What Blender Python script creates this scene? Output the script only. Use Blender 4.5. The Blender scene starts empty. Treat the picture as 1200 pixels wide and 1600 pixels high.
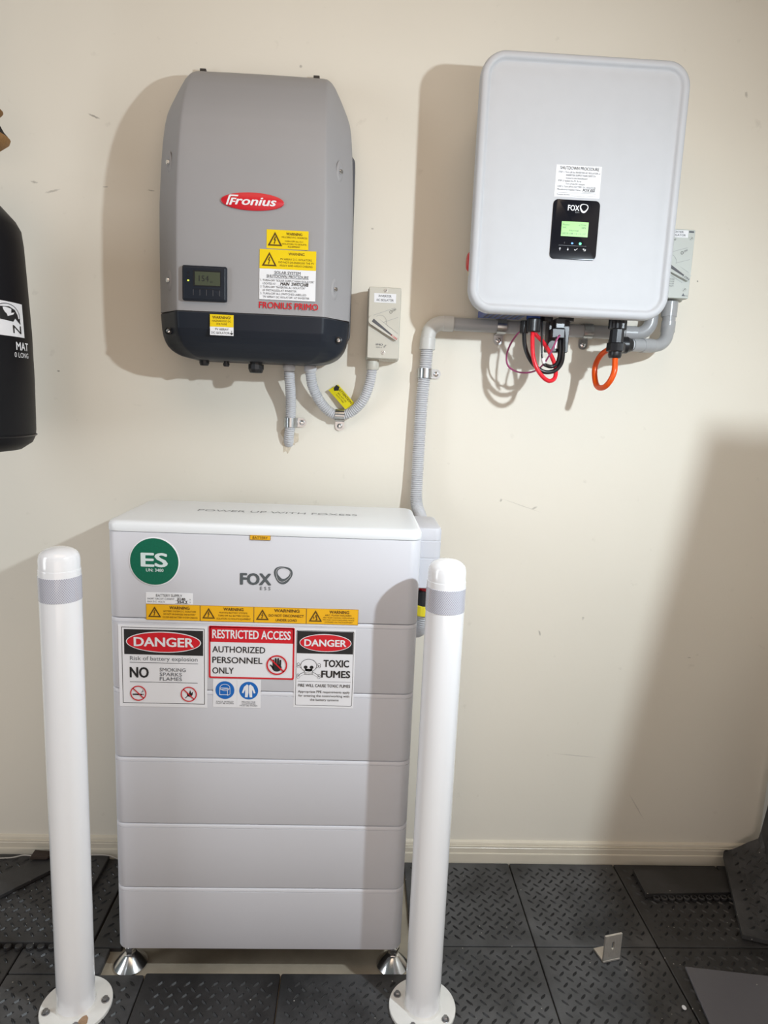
import bpy, bmesh, math, random
from mathutils import Vector, Matrix
random.seed(7)
sc = bpy.context.scene
COL = sc.collection
PI = math.pi

# ------------------------------------------------------------------ camera, world, lights, exposure
def look_axes(p, y, r):
    f = Vector((math.sin(y), math.cos(y), 0)); rt = Vector((math.cos(y), -math.sin(y), 0)); up = Vector((0, 0, 1))
    f2 = math.cos(p)*f - math.sin(p)*up; u2 = math.sin(p)*f + math.cos(p)*up
    rt2 = math.cos(r)*rt + math.sin(r)*u2; u3 = -math.sin(r)*rt + math.cos(r)*u2
    return rt2, u3, f2
cam_d = bpy.data.cameras.new('camera'); cam = bpy.data.objects.new('camera', cam_d); COL.objects.link(cam)
rt, up, fw = look_axes(0.16274, 0.04441, 0.04116)
m = Matrix((( rt.x, up.x, -fw.x, 0), (rt.y, up.y, -fw.y, -1.7191), (rt.z, up.z, -fw.z, 1.2883), (0, 0, 0, 1)))
cam.matrix_world = m
cam_d.sensor_fit = 'HORIZONTAL'; cam_d.sensor_width = 36; cam_d.lens = 1049.84/1200*36
cam_d.clip_start = 0.02
sc.camera = cam

sc.view_settings.view_transform = 'Standard'; sc.view_settings.look = 'None'
sc.view_settings.gamma = 1; sc.view_settings.use_curve_mapping = False
sc.view_settings.exposure = 0.0

world = bpy.data.worlds.new('world'); sc.world = world; world.use_nodes = True
wb = world.node_tree.nodes['Background']
wb.inputs['Color'].default_value = (0.88, 1.0, 1.0, 1); wb.inputs['Strength'].default_value = 0.125

def light(name, kind, loc, energy, color, **k):
    d = bpy.data.lights.new(name, kind); o = bpy.data.objects.new(name, d); COL.objects.link(o)
    o.location = loc; d.energy = energy; d.color = color
    for a, v in k.items(): setattr(d, a, v)
    return o
def aim(o, target):
    d = Vector(target) - o.location
    o.rotation_euler = d.to_track_quat('-Z', 'Y').to_euler()
KEY = (0.84, -1.23, 1.72)
kl = light('work_lamp_light', 'AREA', KEY, 18.8, (0.82, 0.926, 1.0), shape='DISK', size=0.042)
aim(kl, (KEY[0]-.65, KEY[1]+.45, KEY[2]-.75))
gl = light('front_fill_light', 'AREA', (0.35, -3.4, 0.85), 17.5, (1.0, 0.81, 0.71), shape='RECTANGLE', size=2.2, size_y=1.5)  # added soft fill behind the camera, lifts the low front surfaces
aim(gl, (0.35, 0, 0.6))
cl = light('ceiling_panel_light', 'AREA', (-0.1, -1.35, 2.70), 13.5, (1.0, 0.76, 0.56), shape='RECTANGLE', size=1.6, size_y=1.2)
dl = light('doorway_daylight', 'AREA', (-2.25, -1.42, 1.35), 17, (0.90, 0.95, 1.0), shape='RECTANGLE', size=0.55, size_y=1.4)
aim(dl, (0.0, -0.2, 1.0))

# ------------------------------------------------------------------ materials
def nodes(name):
    mt = bpy.data.materials.new(name); mt.use_nodes = True
    nt = mt.node_tree; return mt, nt, nt.nodes['Principled BSDF']
def M(name, col, rough=0.5, metal=0.0, var=0.0, scale=30, bump=0.0, bscale=400, coat=0.0, spec=0.5):
    mt, nt, b = nodes(name)
    c4 = (*col, 1)
    b.inputs['Roughness'].default_value = rough; b.inputs['Metallic'].default_value = metal
    b.inputs['Coat Weight'].default_value = coat; b.inputs['Coat Roughness'].default_value = 0.06
    b.inputs['Specular IOR Level'].default_value = spec
    tc = nt.nodes.new('ShaderNodeTexCoord')
    n = nt.nodes.new('ShaderNodeTexNoise'); n.inputs['Scale'].default_value = scale; n.inputs['Detail'].default_value = 5
    nt.links.new(tc.outputs['Object'], n.inputs['Vector'])
    mx = nt.nodes.new('ShaderNodeMix'); mx.data_type = 'RGBA'
    mx.inputs['A'].default_value = tuple(max(0, c*(1-var)) for c in col)+(1,)
    mx.inputs['B'].default_value = tuple(min(1, c*(1+var)) for c in col)+(1,)
    nt.links.new(n.outputs['Fac'], mx.inputs['Factor']); nt.links.new(mx.outputs['Result'], b.inputs['Base Color'])
    if bump:
        n2 = nt.nodes.new('ShaderNodeTexNoise'); n2.inputs['Scale'].default_value = bscale; n2.inputs['Detail'].default_value = 3
        nt.links.new(tc.outputs['Object'], n2.inputs['Vector'])
        bp = nt.nodes.new('ShaderNodeBump'); bp.inputs['Strength'].default_value = bump; bp.inputs['Distance'].default_value = 0.001
        nt.links.new(n2.outputs['Fac'], bp.inputs['Height']); nt.links.new(bp.outputs['Normal'], b.inputs['Normal'])
    return mt
def EM(name, col, strength):
    mt, nt, b = nodes(name)
    b.inputs['Base Color'].default_value = (*[c*0.5 for c in col], 1)
    b.inputs['Emission Color'].default_value = (*col, 1); b.inputs['Emission Strength'].default_value = strength
    b.inputs['Roughness'].default_value = 0.3
    return mt

m_panel  = M('white_powder_coat', (0.54, 0.55, 0.575), 0.55, var=0.03, bump=0.25, bscale=1500)
m_rim    = M('white_rim_plastic', (0.74, 0.745, 0.77), 0.40)
m_case   = M('grey_aluminium_case', (0.45, 0.45, 0.46), 0.5)
m_batt   = M('battery_light_grey', (0.63, 0.635, 0.68), 0.45, var=0.015, scale=4)
m_lid    = M('battery_lid_white', (0.84, 0.87, 0.90), 0.35)
m_slot   = M('dark_joint', (0.10, 0.10, 0.11), 0.6)
m_grey   = M('inverter_grey', (0.33, 0.325, 0.335), 0.55, var=0.04, scale=6)
m_dark   = M('inverter_dark_slate', (0.013, 0.017, 0.026), 0.42, var=0.1, scale=8, spec=0.3)
m_black  = M('black_plastic', (0.012, 0.012, 0.014), 0.35)
m_gloss  = M('gloss_black_panel', (0.008, 0.008, 0.012), 0.12)
m_boll   = M('bollard_white_paint', (0.89, 0.90, 0.93), 0.20, coat=0.6)
m_plate  = M('bollard_plate_paint', (0.78, 0.77, 0.74), 0.4, var=0.06, scale=60)
m_steel  = M('zinc_steel', (0.72, 0.72, 0.72), 0.18, 1.0, var=0.1, scale=120)
m_zinc   = M('zinc_strap', (0.52, 0.54, 0.55), 0.28, 1.0, var=0.25, scale=160)
m_bolt   = M('dull_bolt_steel', (0.30, 0.30, 0.31), 0.4, 1.0)
m_alu    = M('brushed_aluminium', (0.62, 0.58, 0.53), 0.42, 0.7, var=0.12, scale=90)
m_cond   = M('grey_conduit', (0.56, 0.565, 0.59), 0.38)
m_rigid  = M('rigid_conduit_grey', (0.37, 0.375, 0.385), 0.28)
m_isob   = M('isolator_beige_grey', (0.60, 0.58, 0.51), 0.42)
m_isog   = M('isolator_green_grey', (0.55, 0.58, 0.55), 0.42)
m_yel    = M('sticker_yellow', (0.86, 0.62, 0.0), 0.4)
m_amb    = M('sticker_amber', (0.86, 0.45, 0.005), 0.4)
m_tag    = M('tag_yellow', (0.72, 0.62, 0.0), 0.4)
m_wht    = M('sticker_white', (0.84, 0.85, 0.88), 0.4)
m_wht2   = M('sign_white', (0.78, 0.78, 0.81), 0.35)
m_red    = M('sign_red', (0.62, 0.008, 0.02), 0.35)
m_ink    = M('ink_black', (0.012, 0.012, 0.014), 0.5)
m_inkg   = M('ink_grey', (0.11, 0.12, 0.14), 0.5)
m_inkb   = M('ink_brown', (0.10, 0.05, 0.0), 0.5)
m_blue   = M('sign_blue', (0.005, 0.13, 0.48), 0.35)
m_green  = M('reflective_green', (0.0, 0.135, 0.075), 0.35, var=0.25, scale=500)
m_logo   = M('logo_grey', (0.085, 0.10, 0.11), 0.45)
m_emb    = M('embossed_grey', (0.27, 0.28, 0.30), 0.5)
m_redc   = M('red_cable', (0.75, 0.015, 0.03), 0.3)
m_blk    = M('black_cable', (0.010, 0.010, 0.012), 0.3)
m_pink   = M('purple_wire', (0.35, 0.06, 0.17), 0.35)
m_org    = M('orange_cable', (0.78, 0.085, 0.002), 0.3)
m_bluep  = M('blue_connectors', (0.01, 0.05, 0.25), 0.35)
m_knobr  = M('knob_red', (0.55, 0.01, 0.02), 0.35)
m_bag    = M('bag_black_vinyl', (0.006, 0.006, 0.008), 0.5, spec=0.2, bump=0.1, bscale=300)
m_straw  = M('woven_straw', (0.32, 0.17, 0.06), 0.8, var=0.5, scale=300, bump=0.6)
m_conc   = M('bare_concrete', (0.34, 0.29, 0.22), 0.8, var=0.35, scale=14, bump=0.3, bscale=120)
m_lcd    = EM('lcd_green', (0.33, 0.72, 0.22), 0.75)
m_lcdoff = M('lcd_dim', (0.075, 0.085, 0.055), 0.15)
m_ledb   = EM('led_blue', (0.05, 0.25, 0.9), 1.5)
m_ledg   = EM('led_green', (0.05, 0.9, 0.35), 1.8)
m_ledy   = EM('led_yellow', (0.7, 0.8, 0.1), 0.9)
m_cord   = M('white_cord', (0.45, 0.42, 0.38), 0.5)
m_leaf   = M('dry_leaf', (0.03, 0.018, 0.012), 0.8)
m_bristle= M('black_bristle', (0.02, 0.02, 0.018), 0.6)
m_rust   = M('peeled_brown', (0.35, 0.22, 0.13), 0.7, var=0.3, scale=200)
m_yelr   = M('yellow_ring', (0.75, 0.62, 0.02), 0.4)

def wall_material():
    mt, nt, b = nodes('cream_painted_wall'); L = nt.links; N = nt.nodes.new
    tc = N('ShaderNodeTexCoord')
    b.inputs['Roughness'].default_value = 0.62
    def math_(op, a, bb=None, c=None):
        n = N('ShaderNodeMath'); n.operation = op
        for i, v in enumerate((a, bb, c)):
            if v is None: continue
            if isinstance(v, (int, float)): n.inputs[i].default_value = v
            else: L.new(v, n.inputs[i])
        return n.outputs[0]
    n1 = N('ShaderNodeTexNoise'); n1.inputs['Scale'].default_value = 3.0; n1.inputs['Detail'].default_value = 6
    L.new(tc.outputs['Object'], n1.inputs['Vector'])
    base = N('ShaderNodeMix'); base.data_type = 'RGBA'
    base.inputs['A'].default_value = (0.79, 0.745, 0.65, 1); base.inputs['B'].default_value = (0.83, 0.785, 0.69, 1)
    L.new(n1.outputs['Fac'], base.inputs['Factor'])
    # small smudges
    n2 = N('ShaderNodeTexNoise'); n2.inputs['Scale'].default_value = 26; n2.inputs['Detail'].default_value = 3
    L.new(tc.outputs['Object'], n2.inputs['Vector'])
    r2 = N('ShaderNodeMapRange'); r2.inputs['From Min'].default_value = 0.68; r2.inputs['From Max'].default_value = 0.80
    r2.inputs['To Max'].default_value = 0.30
    L.new(n2.outputs['Fac'], r2.inputs['Value'])
    mx = N('ShaderNodeMix'); mx.data_type = 'RGBA'; mx.inputs['B'].default_value = (0.46, 0.42, 0.35, 1)
    L.new(base.outputs['Result'], mx.inputs['A']); L.new(r2.outputs['Result'], mx.inputs['Factor'])
    # scuffs: (x, z, half length, half width, angle, strength)
    sx = N('ShaderNodeSeparateXYZ'); L.new(tc.outputs['Object'], sx.inputs[0])
    n3 = N('ShaderNodeTexNoise'); n3.inputs['Scale'].default_value = 130; n3.inputs['Detail'].default_value = 2
    L.new(tc.outputs['Object'], n3.inputs['Vector'])
    wob = math_('MULTIPLY', math_('SUBTRACT', n3.outputs['Fac'], 0.5), 2.2)
    tot = None
    for (x, z, a, w_, ang, s) in [(-0.637, 1.916, .016, .0022, -.35, .7), (-0.615, 1.763, .007, .002, .1, .5), (-0.738, 1.747, .02, .003, .25, .45),
                                  (-0.508, 1.760, .010, .002, -.1, .5), (-0.78, 1.765, .01, .003, 0, .5), (-0.74, 1.33, .004, .002, 0, .8),
                                  (0.469, 1.03, .01, .0025, .5, .45), (0.38, 1.047, .005, .003, .9, .5), (0.435, 1.035, .06, .0012, -.3, .3),
                                  (0.625, .734, .004, .005, 0, .4), (0.51, .69, .003, .008, .3, .55), (0.904, 2.049, .004, .010, .2, .45),
                                  (0.836, 1.616, .0025, .0025, 0, .9), (0.64, .335, .07, .0012, -.08, .35), (0.83, .18, .05, .002, -1.0, .3),
                                  (-0.16, 2.05, .004, .004, 0, .5), (-0.09, 1.51, .004, .004, 0, .4), (0.02, 1.70, .004, .003, 0, .5), (0.93, .63, .006, .002, 0, .5)]:
        dx = math_('SUBTRACT', sx.outputs['X'], x); dz = math_('SUBTRACT', sx.outputs['Z'], z)
        c, s_ = math.cos(ang), math.sin(ang)
        u = math_('ADD', math_('MULTIPLY', dx, c/a), math_('MULTIPLY', dz, s_/a))
        v = math_('ADD', math_('MULTIPLY', dx, -s_/w_), math_('MULTIPLY', dz, c/w_))
        v = math_('ADD', v, wob)
        d = math_('ADD', math_('MULTIPLY', u, u), math_('MULTIPLY', v, v))
        k = math_('MULTIPLY', math_('SUBTRACT', 1.0, math_('MINIMUM', d, 1.0)), s)
        tot = k if tot is None else math_('MAXIMUM', tot, k)
    mx2 = N('ShaderNodeMix'); mx2.data_type = 'RGBA'; mx2.inputs['B'].default_value = (0.16, 0.14, 0.12, 1)
    L.new(mx.outputs['Result'], mx2.inputs['A']); L.new(tot, mx2.inputs['Factor'])
    L.new(mx2.outputs['Result'], b.inputs['Base Color'])
    n4 = N('ShaderNodeTexNoise'); n4.inputs['Scale'].default_value = 60; n4.inputs['Detail'].default_value = 4
    L.new(tc.outputs['Object'], n4.inputs['Vector'])
    bp = N('ShaderNodeBump'); bp.inputs['Strength'].default_value = 0.12; bp.inputs['Distance'].default_value = 0.002
    L.new(n4.outputs['Fac'], bp.inputs['Height']); L.new(bp.outputs['Normal'], b.inputs['Normal'])
    return mt
m_wall = wall_material()
m_skirt = M('baseboard_cream_gloss', (0.70, 0.64, 0.53), 0.3, var=0.05, scale=20)
m_white = M('white_gloss_trim', (0.75, 0.75, 0.73), 0.35)

def rubber(name, base, dust, dustcol=(0.17, 0.17, 0.175), rough=0.48):
    mt, nt, b = nodes(name); L = nt.links; N = nt.nodes.new
    geo = N('ShaderNodeNewGeometry')
    b.inputs['Roughness'].default_value = rough
    n1 = N('ShaderNodeTexNoise'); n1.inputs['Scale'].default_value = 5; n1.inputs['Detail'].default_value = 7; n1.inputs['Roughness'].default_value = .65
    L.new(geo.outputs['Position'], n1.inputs['Vector'])
    r1 = N('ShaderNodeMapRange'); r1.inputs['From Min'].default_value = .38; r1.inputs['From Max'].default_value = .75; r1.inputs['To Max'].default_value = dust
    L.new(n1.outputs['Fac'], r1.inputs['Value'])
    mx = N('ShaderNodeMix'); mx.data_type = 'RGBA'; mx.inputs['A'].default_value = (*base, 1); mx.inputs['B'].default_value = (*dustcol, 1)
    L.new(r1.outputs['Result'], mx.inputs['Factor'])
    # pale crumbs of grit
    v = N('ShaderNodeTexVoronoi'); v.inputs['Scale'].default_value = 75
    L.new(geo.outputs['Position'], v.inputs['Vector'])
    lt = N('ShaderNodeMath'); lt.operation = 'LESS_THAN'; lt.inputs[1].default_value = 0.10
    L.new(v.outputs['Distance'], lt.inputs[0])
    sep = N('ShaderNodeSeparateColor'); L.new(v.outputs['Color'], sep.inputs[0])
    gt = N('ShaderNodeMath'); gt.operation = 'GREATER_THAN'; gt.inputs[1].default_value = 0.90
    L.new(sep.outputs[0], gt.inputs[0])
    mm = N('ShaderNodeMath'); mm.operation = 'MULTIPLY'; L.new(lt.outputs[0], mm.inputs[0]); L.new(gt.outputs[0], mm.inputs[1])
    m2 = N('ShaderNodeMix'); m2.data_type = 'RGBA'; m2.inputs['B'].default_value = (0.42, 0.40, 0.36, 1)
    L.new(mx.outputs['Result'], m2.inputs['A']); L.new(mm.outputs[0], m2.inputs['Factor'])
    L.new(m2.outputs['Result'], b.inputs['Base Color'])
    rr = N('ShaderNodeMapRange'); rr.inputs['To Min'].default_value = rough-.1; rr.inputs['To Max'].default_value = rough+.15
    L.new(n1.outputs['Fac'], rr.inputs['Value']); L.new(rr.outputs['Result'], b.inputs['Roughness'])
    n5 = N('ShaderNodeTexNoise'); n5.inputs['Scale'].default_value = 350
    L.new(geo.outputs['Position'], n5.inputs['Vector'])
    bp = N('ShaderNodeBump'); bp.inputs['Strength'].default_value = 0.25; bp.inputs['Distance'].default_value = 0.001
    L.new(n5.outputs['Fac'], bp.inputs['Height']); L.new(bp.outputs['Normal'], b.inputs['Normal'])
    return mt
m_mat  = rubber('black_rubber_dusty', (0.022, 0.022, 0.023), 0.55)
m_mat2 = rubber('black_rubber_dark', (0.016, 0.015, 0.015), 0.25)
m_tread = M('rubber_tread_rubbed', (0.014, 0.014, 0.015), 0.42, var=0.3, scale=40)
m_matg = rubber('grey_rubber_underside', (0.115, 0.112, 0.126), 0.5, (0.15, 0.15, 0.16), 0.6)

def tape_material():
    mt, nt, b = nodes('honeycomb_reflective_tape'); L = nt.links; N = nt.nodes.new
    tc = N('ShaderNodeTexCoord')
    sx = N('ShaderNodeSeparateXYZ'); L.new(tc.outputs['Object'], sx.inputs[0])
    at = N('ShaderNodeMath'); at.operation = 'ARCTAN2'; L.new(sx.outputs['Y'], at.inputs[0]); L.new(sx.outputs['X'], at.inputs[1])
    mu = N('ShaderNodeMath'); mu.operation = 'MULTIPLY'; mu.inputs[1].default_value = 0.0385; L.new(at.outputs[0], mu.inputs[0])
    waves = []
    for sg in (1, -1):
        a = N('ShaderNodeMath'); a.operation = 'MULTIPLY_ADD'; a.inputs[1].default_value = sg*1.25
        L.new(mu.outputs[0], a.inputs[0]); L.new(sx.outputs['Z'], a.inputs[2])
        s = N('ShaderNodeMath'); s.operation = 'MULTIPLY'; s.inputs[1].default_value = 2*PI/0.0052; L.new(a.outputs[0], s.inputs[0])
        c = N('ShaderNodeMath'); c.operation = 'COSINE'; L.new(s.outputs[0], c.inputs[0]); waves.append(c.outputs[0])
    mxm = N('ShaderNodeMath'); mxm.operation = 'MAXIMUM'; L.new(waves[0], mxm.inputs[0]); L.new(waves[1], mxm.inputs[1])
    r = N('ShaderNodeMapRange'); r.inputs['From Min'].default_value = 0.6; r.inputs['From Max'].default_value = 0.95
    L.new(mxm.outputs[0], r.inputs['Value'])
    mx = N('ShaderNodeMix'); mx.data_type = 'RGBA'
    mx.inputs['A'].default_value = (0.40, 0.40, 0.47, 1); mx.inputs['B'].default_value = (0.72, 0.74, 0.82, 1)
    L.new(r.outputs['Result'], mx.inputs['Factor']); L.new(mx.outputs['Result'], b.inputs['Base Color'])
    b.inputs['Roughness'].default_value = 0.22; b.inputs['Coat Weight'].default_value = 0.7
    return mt
m_tape = tape_material()

# ------------------------------------------------------------------ helpers
ORG = {}
def thing(name, label, cat, loc=(0, 0, 0), group=None):
    o = bpy.data.objects.new(name, None); COL.objects.link(o); o.location = loc
    o.empty_display_size = 0.05
    o['label'] = label; o['category'] = cat
    if group: o['group'] = group
    ORG[o] = Vector(loc); return o
def put(name, bm, mat, parent=None, origin=None, smooth=None, label=None):
    """bmesh in world coordinates -> one mesh object"""
    org = ORG[parent] if parent is not None else Vector(origin or (0, 0, 0))
    bmesh.ops.translate(bm, verts=bm.verts, vec=-org)
    me = bpy.data.meshes.new(name); bm.to_mesh(me); bm.free()
    for x in (mat if isinstance(mat, (list, tuple)) else [mat]): me.materials.append(x)
    o = bpy.data.objects.new(name, me); COL.objects.link(o)
    if parent is not None:
        o.parent = parent
        ORG[o] = org
    else:
        o.location = org; ORG[o] = org
    if smooth is not None:
        for p in me.polygons: p.use_smooth = True
        if smooth < 180: me.set_sharp_from_angle(angle=math.radians(smooth))
    if label: o['label'] = label
    return o
def tag(o, label, cat, group=None, kind=None):
    o['label'] = label; o['category'] = cat
    if group: o['group'] = group
    if kind: o['kind'] = kind
def struct(o): o['kind'] = 'structure'; return o

def box(bm, x0, x1, y0, y1, z0, z1, bev=0.0, seg=2):
    r = bmesh.ops.create_cube(bm, size=1.0); vs = r['verts']
    for v in vs:
        v.co = Vector(((x0+x1)/2+v.co.x*(x1-x0), (y0+y1)/2+v.co.y*(y1-y0), (z0+z1)/2+v.co.z*(z1-z0)))
    if bev:
        es = list({e for v in vs for e in v.link_edges})
        bmesh.ops.bevel(bm, geom=es, offset=bev, segments=seg, affect='EDGES', profile=0.5)
def B(*a, **k):
    bm = bmesh.new(); box(bm, *a, **k); return bm
def loft(bm, loops, cap0=True, cap1=True):
    rings = [[bm.verts.new(p) for p in lp] for lp in loops]
    n = len(rings[0])
    for a, b in zip(rings, rings[1:]):
        for i in range(n):
            j = (i+1) % n
            bm.faces.new((a[i], a[j], b[j], b[i]))
    if cap0: bm.faces.new(list(reversed(rings[0])))
    if cap1: bm.faces.new(rings[-1])
    bmesh.ops.recalc_face_normals(bm, faces=bm.faces)
def rrect(x0, x1, y0, y1, r, n=8):
    pts = []
    for cx, cy, a0 in ((x1-r, y1-r, 0), (x0+r, y1-r, PI/2), (x0+r, y0+r, PI), (x1-r, y0+r, 1.5*PI)):
        for i in range(n+1):
            a = a0+PI/2*i/n; pts.append((cx+r*math.cos(a), cy+r*math.sin(a)))
    return pts
def rr_front(bm, x0, x1, z0, z1, r, prof, n=8, **k):
    """rounded rectangle in x-z, lofted along y; prof = [(inset, y)]"""
    loft(bm, [[(p[0], y, p[1]) for p in rrect(x0+i, x1-i, z0+i, z1-i, max(r-i, .0005), n)] for i, y in prof], **k)
def rr_plan(bm, x0, x1, y0, y1, r, prof, n=8, **k):
    loft(bm, [[(p[0], p[1], z) for p in rrect(x0+i, x1-i, y0+i, y1-i, max(r-i, .0005), n)] for i, z in prof], **k)
def frame(d):
    d = d.normalized(); a = Vector((0, 0, 1)) if abs(d.z) < .9 else Vector((1, 0, 0))
    u = d.cross(a).normalized(); return u, d.cross(u).normalized()
def smooth_path(pts, step=0.004, closed=False):
    P = [Vector(p) for p in pts]; out = []
    for i in range(len(P)-1):
        p0 = P[max(i-1, 0)]; p1 = P[i]; p2 = P[i+1]; p3 = P[min(i+2, len(P)-1)]
        n = max(2, int((p2-p1).length/step))
        for k in range(n):
            t = k/n
            out.append(0.5*((2*p1)+(p2-p0)*t+(2*p0-5*p1+4*p2-p3)*t*t+(3*p1-p0-3*p2+p3)*t**3))
    out.append(P[-1]); return out
def sweep(bm, path, rad, sides=14, cap=True):
    """rad: number or list of radii per path point"""
    P = [Vector(p) for p in path]; n = len(P)
    u = None; rings = []
    for i, p in enumerate(P):
        d = (P[min(i+1, n-1)]-P[max(i-1, 0)])
        if d.length < 1e-9: d = Vector((0, 0, 1))
        d.normalize()
        if u is None: u, _ = frame(d)
        u = (u-d*u.dot(d)).normalized(); v = d.cross(u)
        r = rad[i] if isinstance(rad, (list, tuple)) else rad
        rings.append([bm.verts.new(p+(u*math.cos(2*PI*k/sides)+v*math.sin(2*PI*k/sides))*r) for k in range(sides)])
    for a, b in zip(rings, rings[1:]):
        for k in range(sides):
            j = (k+1) % sides
            bm.faces.new((a[k], a[j], b[j], b[k]))
    if cap:
        bm.faces.new(list(reversed(rings[0]))); bm.faces.new(rings[-1])
def tube(pts, r, step=0.004, sides=14, smooth=True):
    bm = bmesh.new(); sweep(bm, smooth_path(pts, step) if smooth else pts, r, sides); return bm
def lathe(bm, prof, c=(0, 0, 0), axis='z', seg=40):
    """prof = [(radius, height)] along axis"""
    rings = []
    for r, h in prof:
        ring = []
        for k in range(seg):
            a = 2*PI*k/seg; x, y = r*math.cos(a), r*math.sin(a)
            co = {'z': (x, y, h), 'x': (h, x, y), 'y': (x, h, y)}[axis]
            ring.append(bm.verts.new(Vector(co)+Vector(c)))
        rings.append(ring)
    fs = []
    for a, b in zip(rings, rings[1:]):
        for k in range(seg):
            j = (k+1) % seg; fs.append(bm.faces.new((a[k], a[j], b[j], b[k])))
    fs.append(bm.faces.new(rings[0])); fs.append(bm.faces.new(rings[-1]))
    bmesh.ops.recalc_face_normals(bm, faces=bm.faces)
def corrugated(pts, r, pitch=0.0052):
    path = smooth_path(pts, 0.001)
    # resample by arc length, four rings a rib
    L = [0]
    for a, b in zip(path, path[1:]): L.append(L[-1]+(b-a).length)
    n = int(L[-1]/(pitch/4)); out = []; rad = []; j = 0
    for i in range(n+1):
        s = L[-1]*i/n
        while j < len(L)-2 and L[j+1] < s: j += 1
        t = (s-L[j])/max(1e-9, L[j+1]-L[j]); out.append(path[j].lerp(path[j+1], t))
        rad.append(r*(0.80, 0.97, 1.0, 0.97)[i % 4])
    bm = bmesh.new(); sweep(bm, out, rad, 20); return bm

# ---- flat artwork: polygons and lettering gathered by ink, on a plane
_tc = {}
def text_mesh(s, bold=0.0, shear=0.0):
    key = (s, bold, shear)
    if key not in _tc:
        cu = bpy.data.curves.new('t', 'FONT'); cu.body = s; cu.size = 1; cu.offset = bold; cu.shear = shear; cu.resolution_u = 3
        ob = bpy.data.objects.new('t', cu); COL.objects.link(ob)
        dg = bpy.context.evaluated_depsgraph_get()
        me = bpy.data.meshes.new_from_object(ob.evaluated_get(dg))
        bpy.data.objects.remove(ob); bpy.data.curves.remove(cu)
        _tc[key] = ([tuple(v.co[:2]) for v in me.vertices], [tuple(p.vertices) for p in me.polygons])
        bpy.data.meshes.remove(me)
    return _tc[key]
def cap_h(bold=0.0):
    v, _ = text_mesh('H', bold); return min(p[1] for p in v), max(p[1] for p in v)

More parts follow.
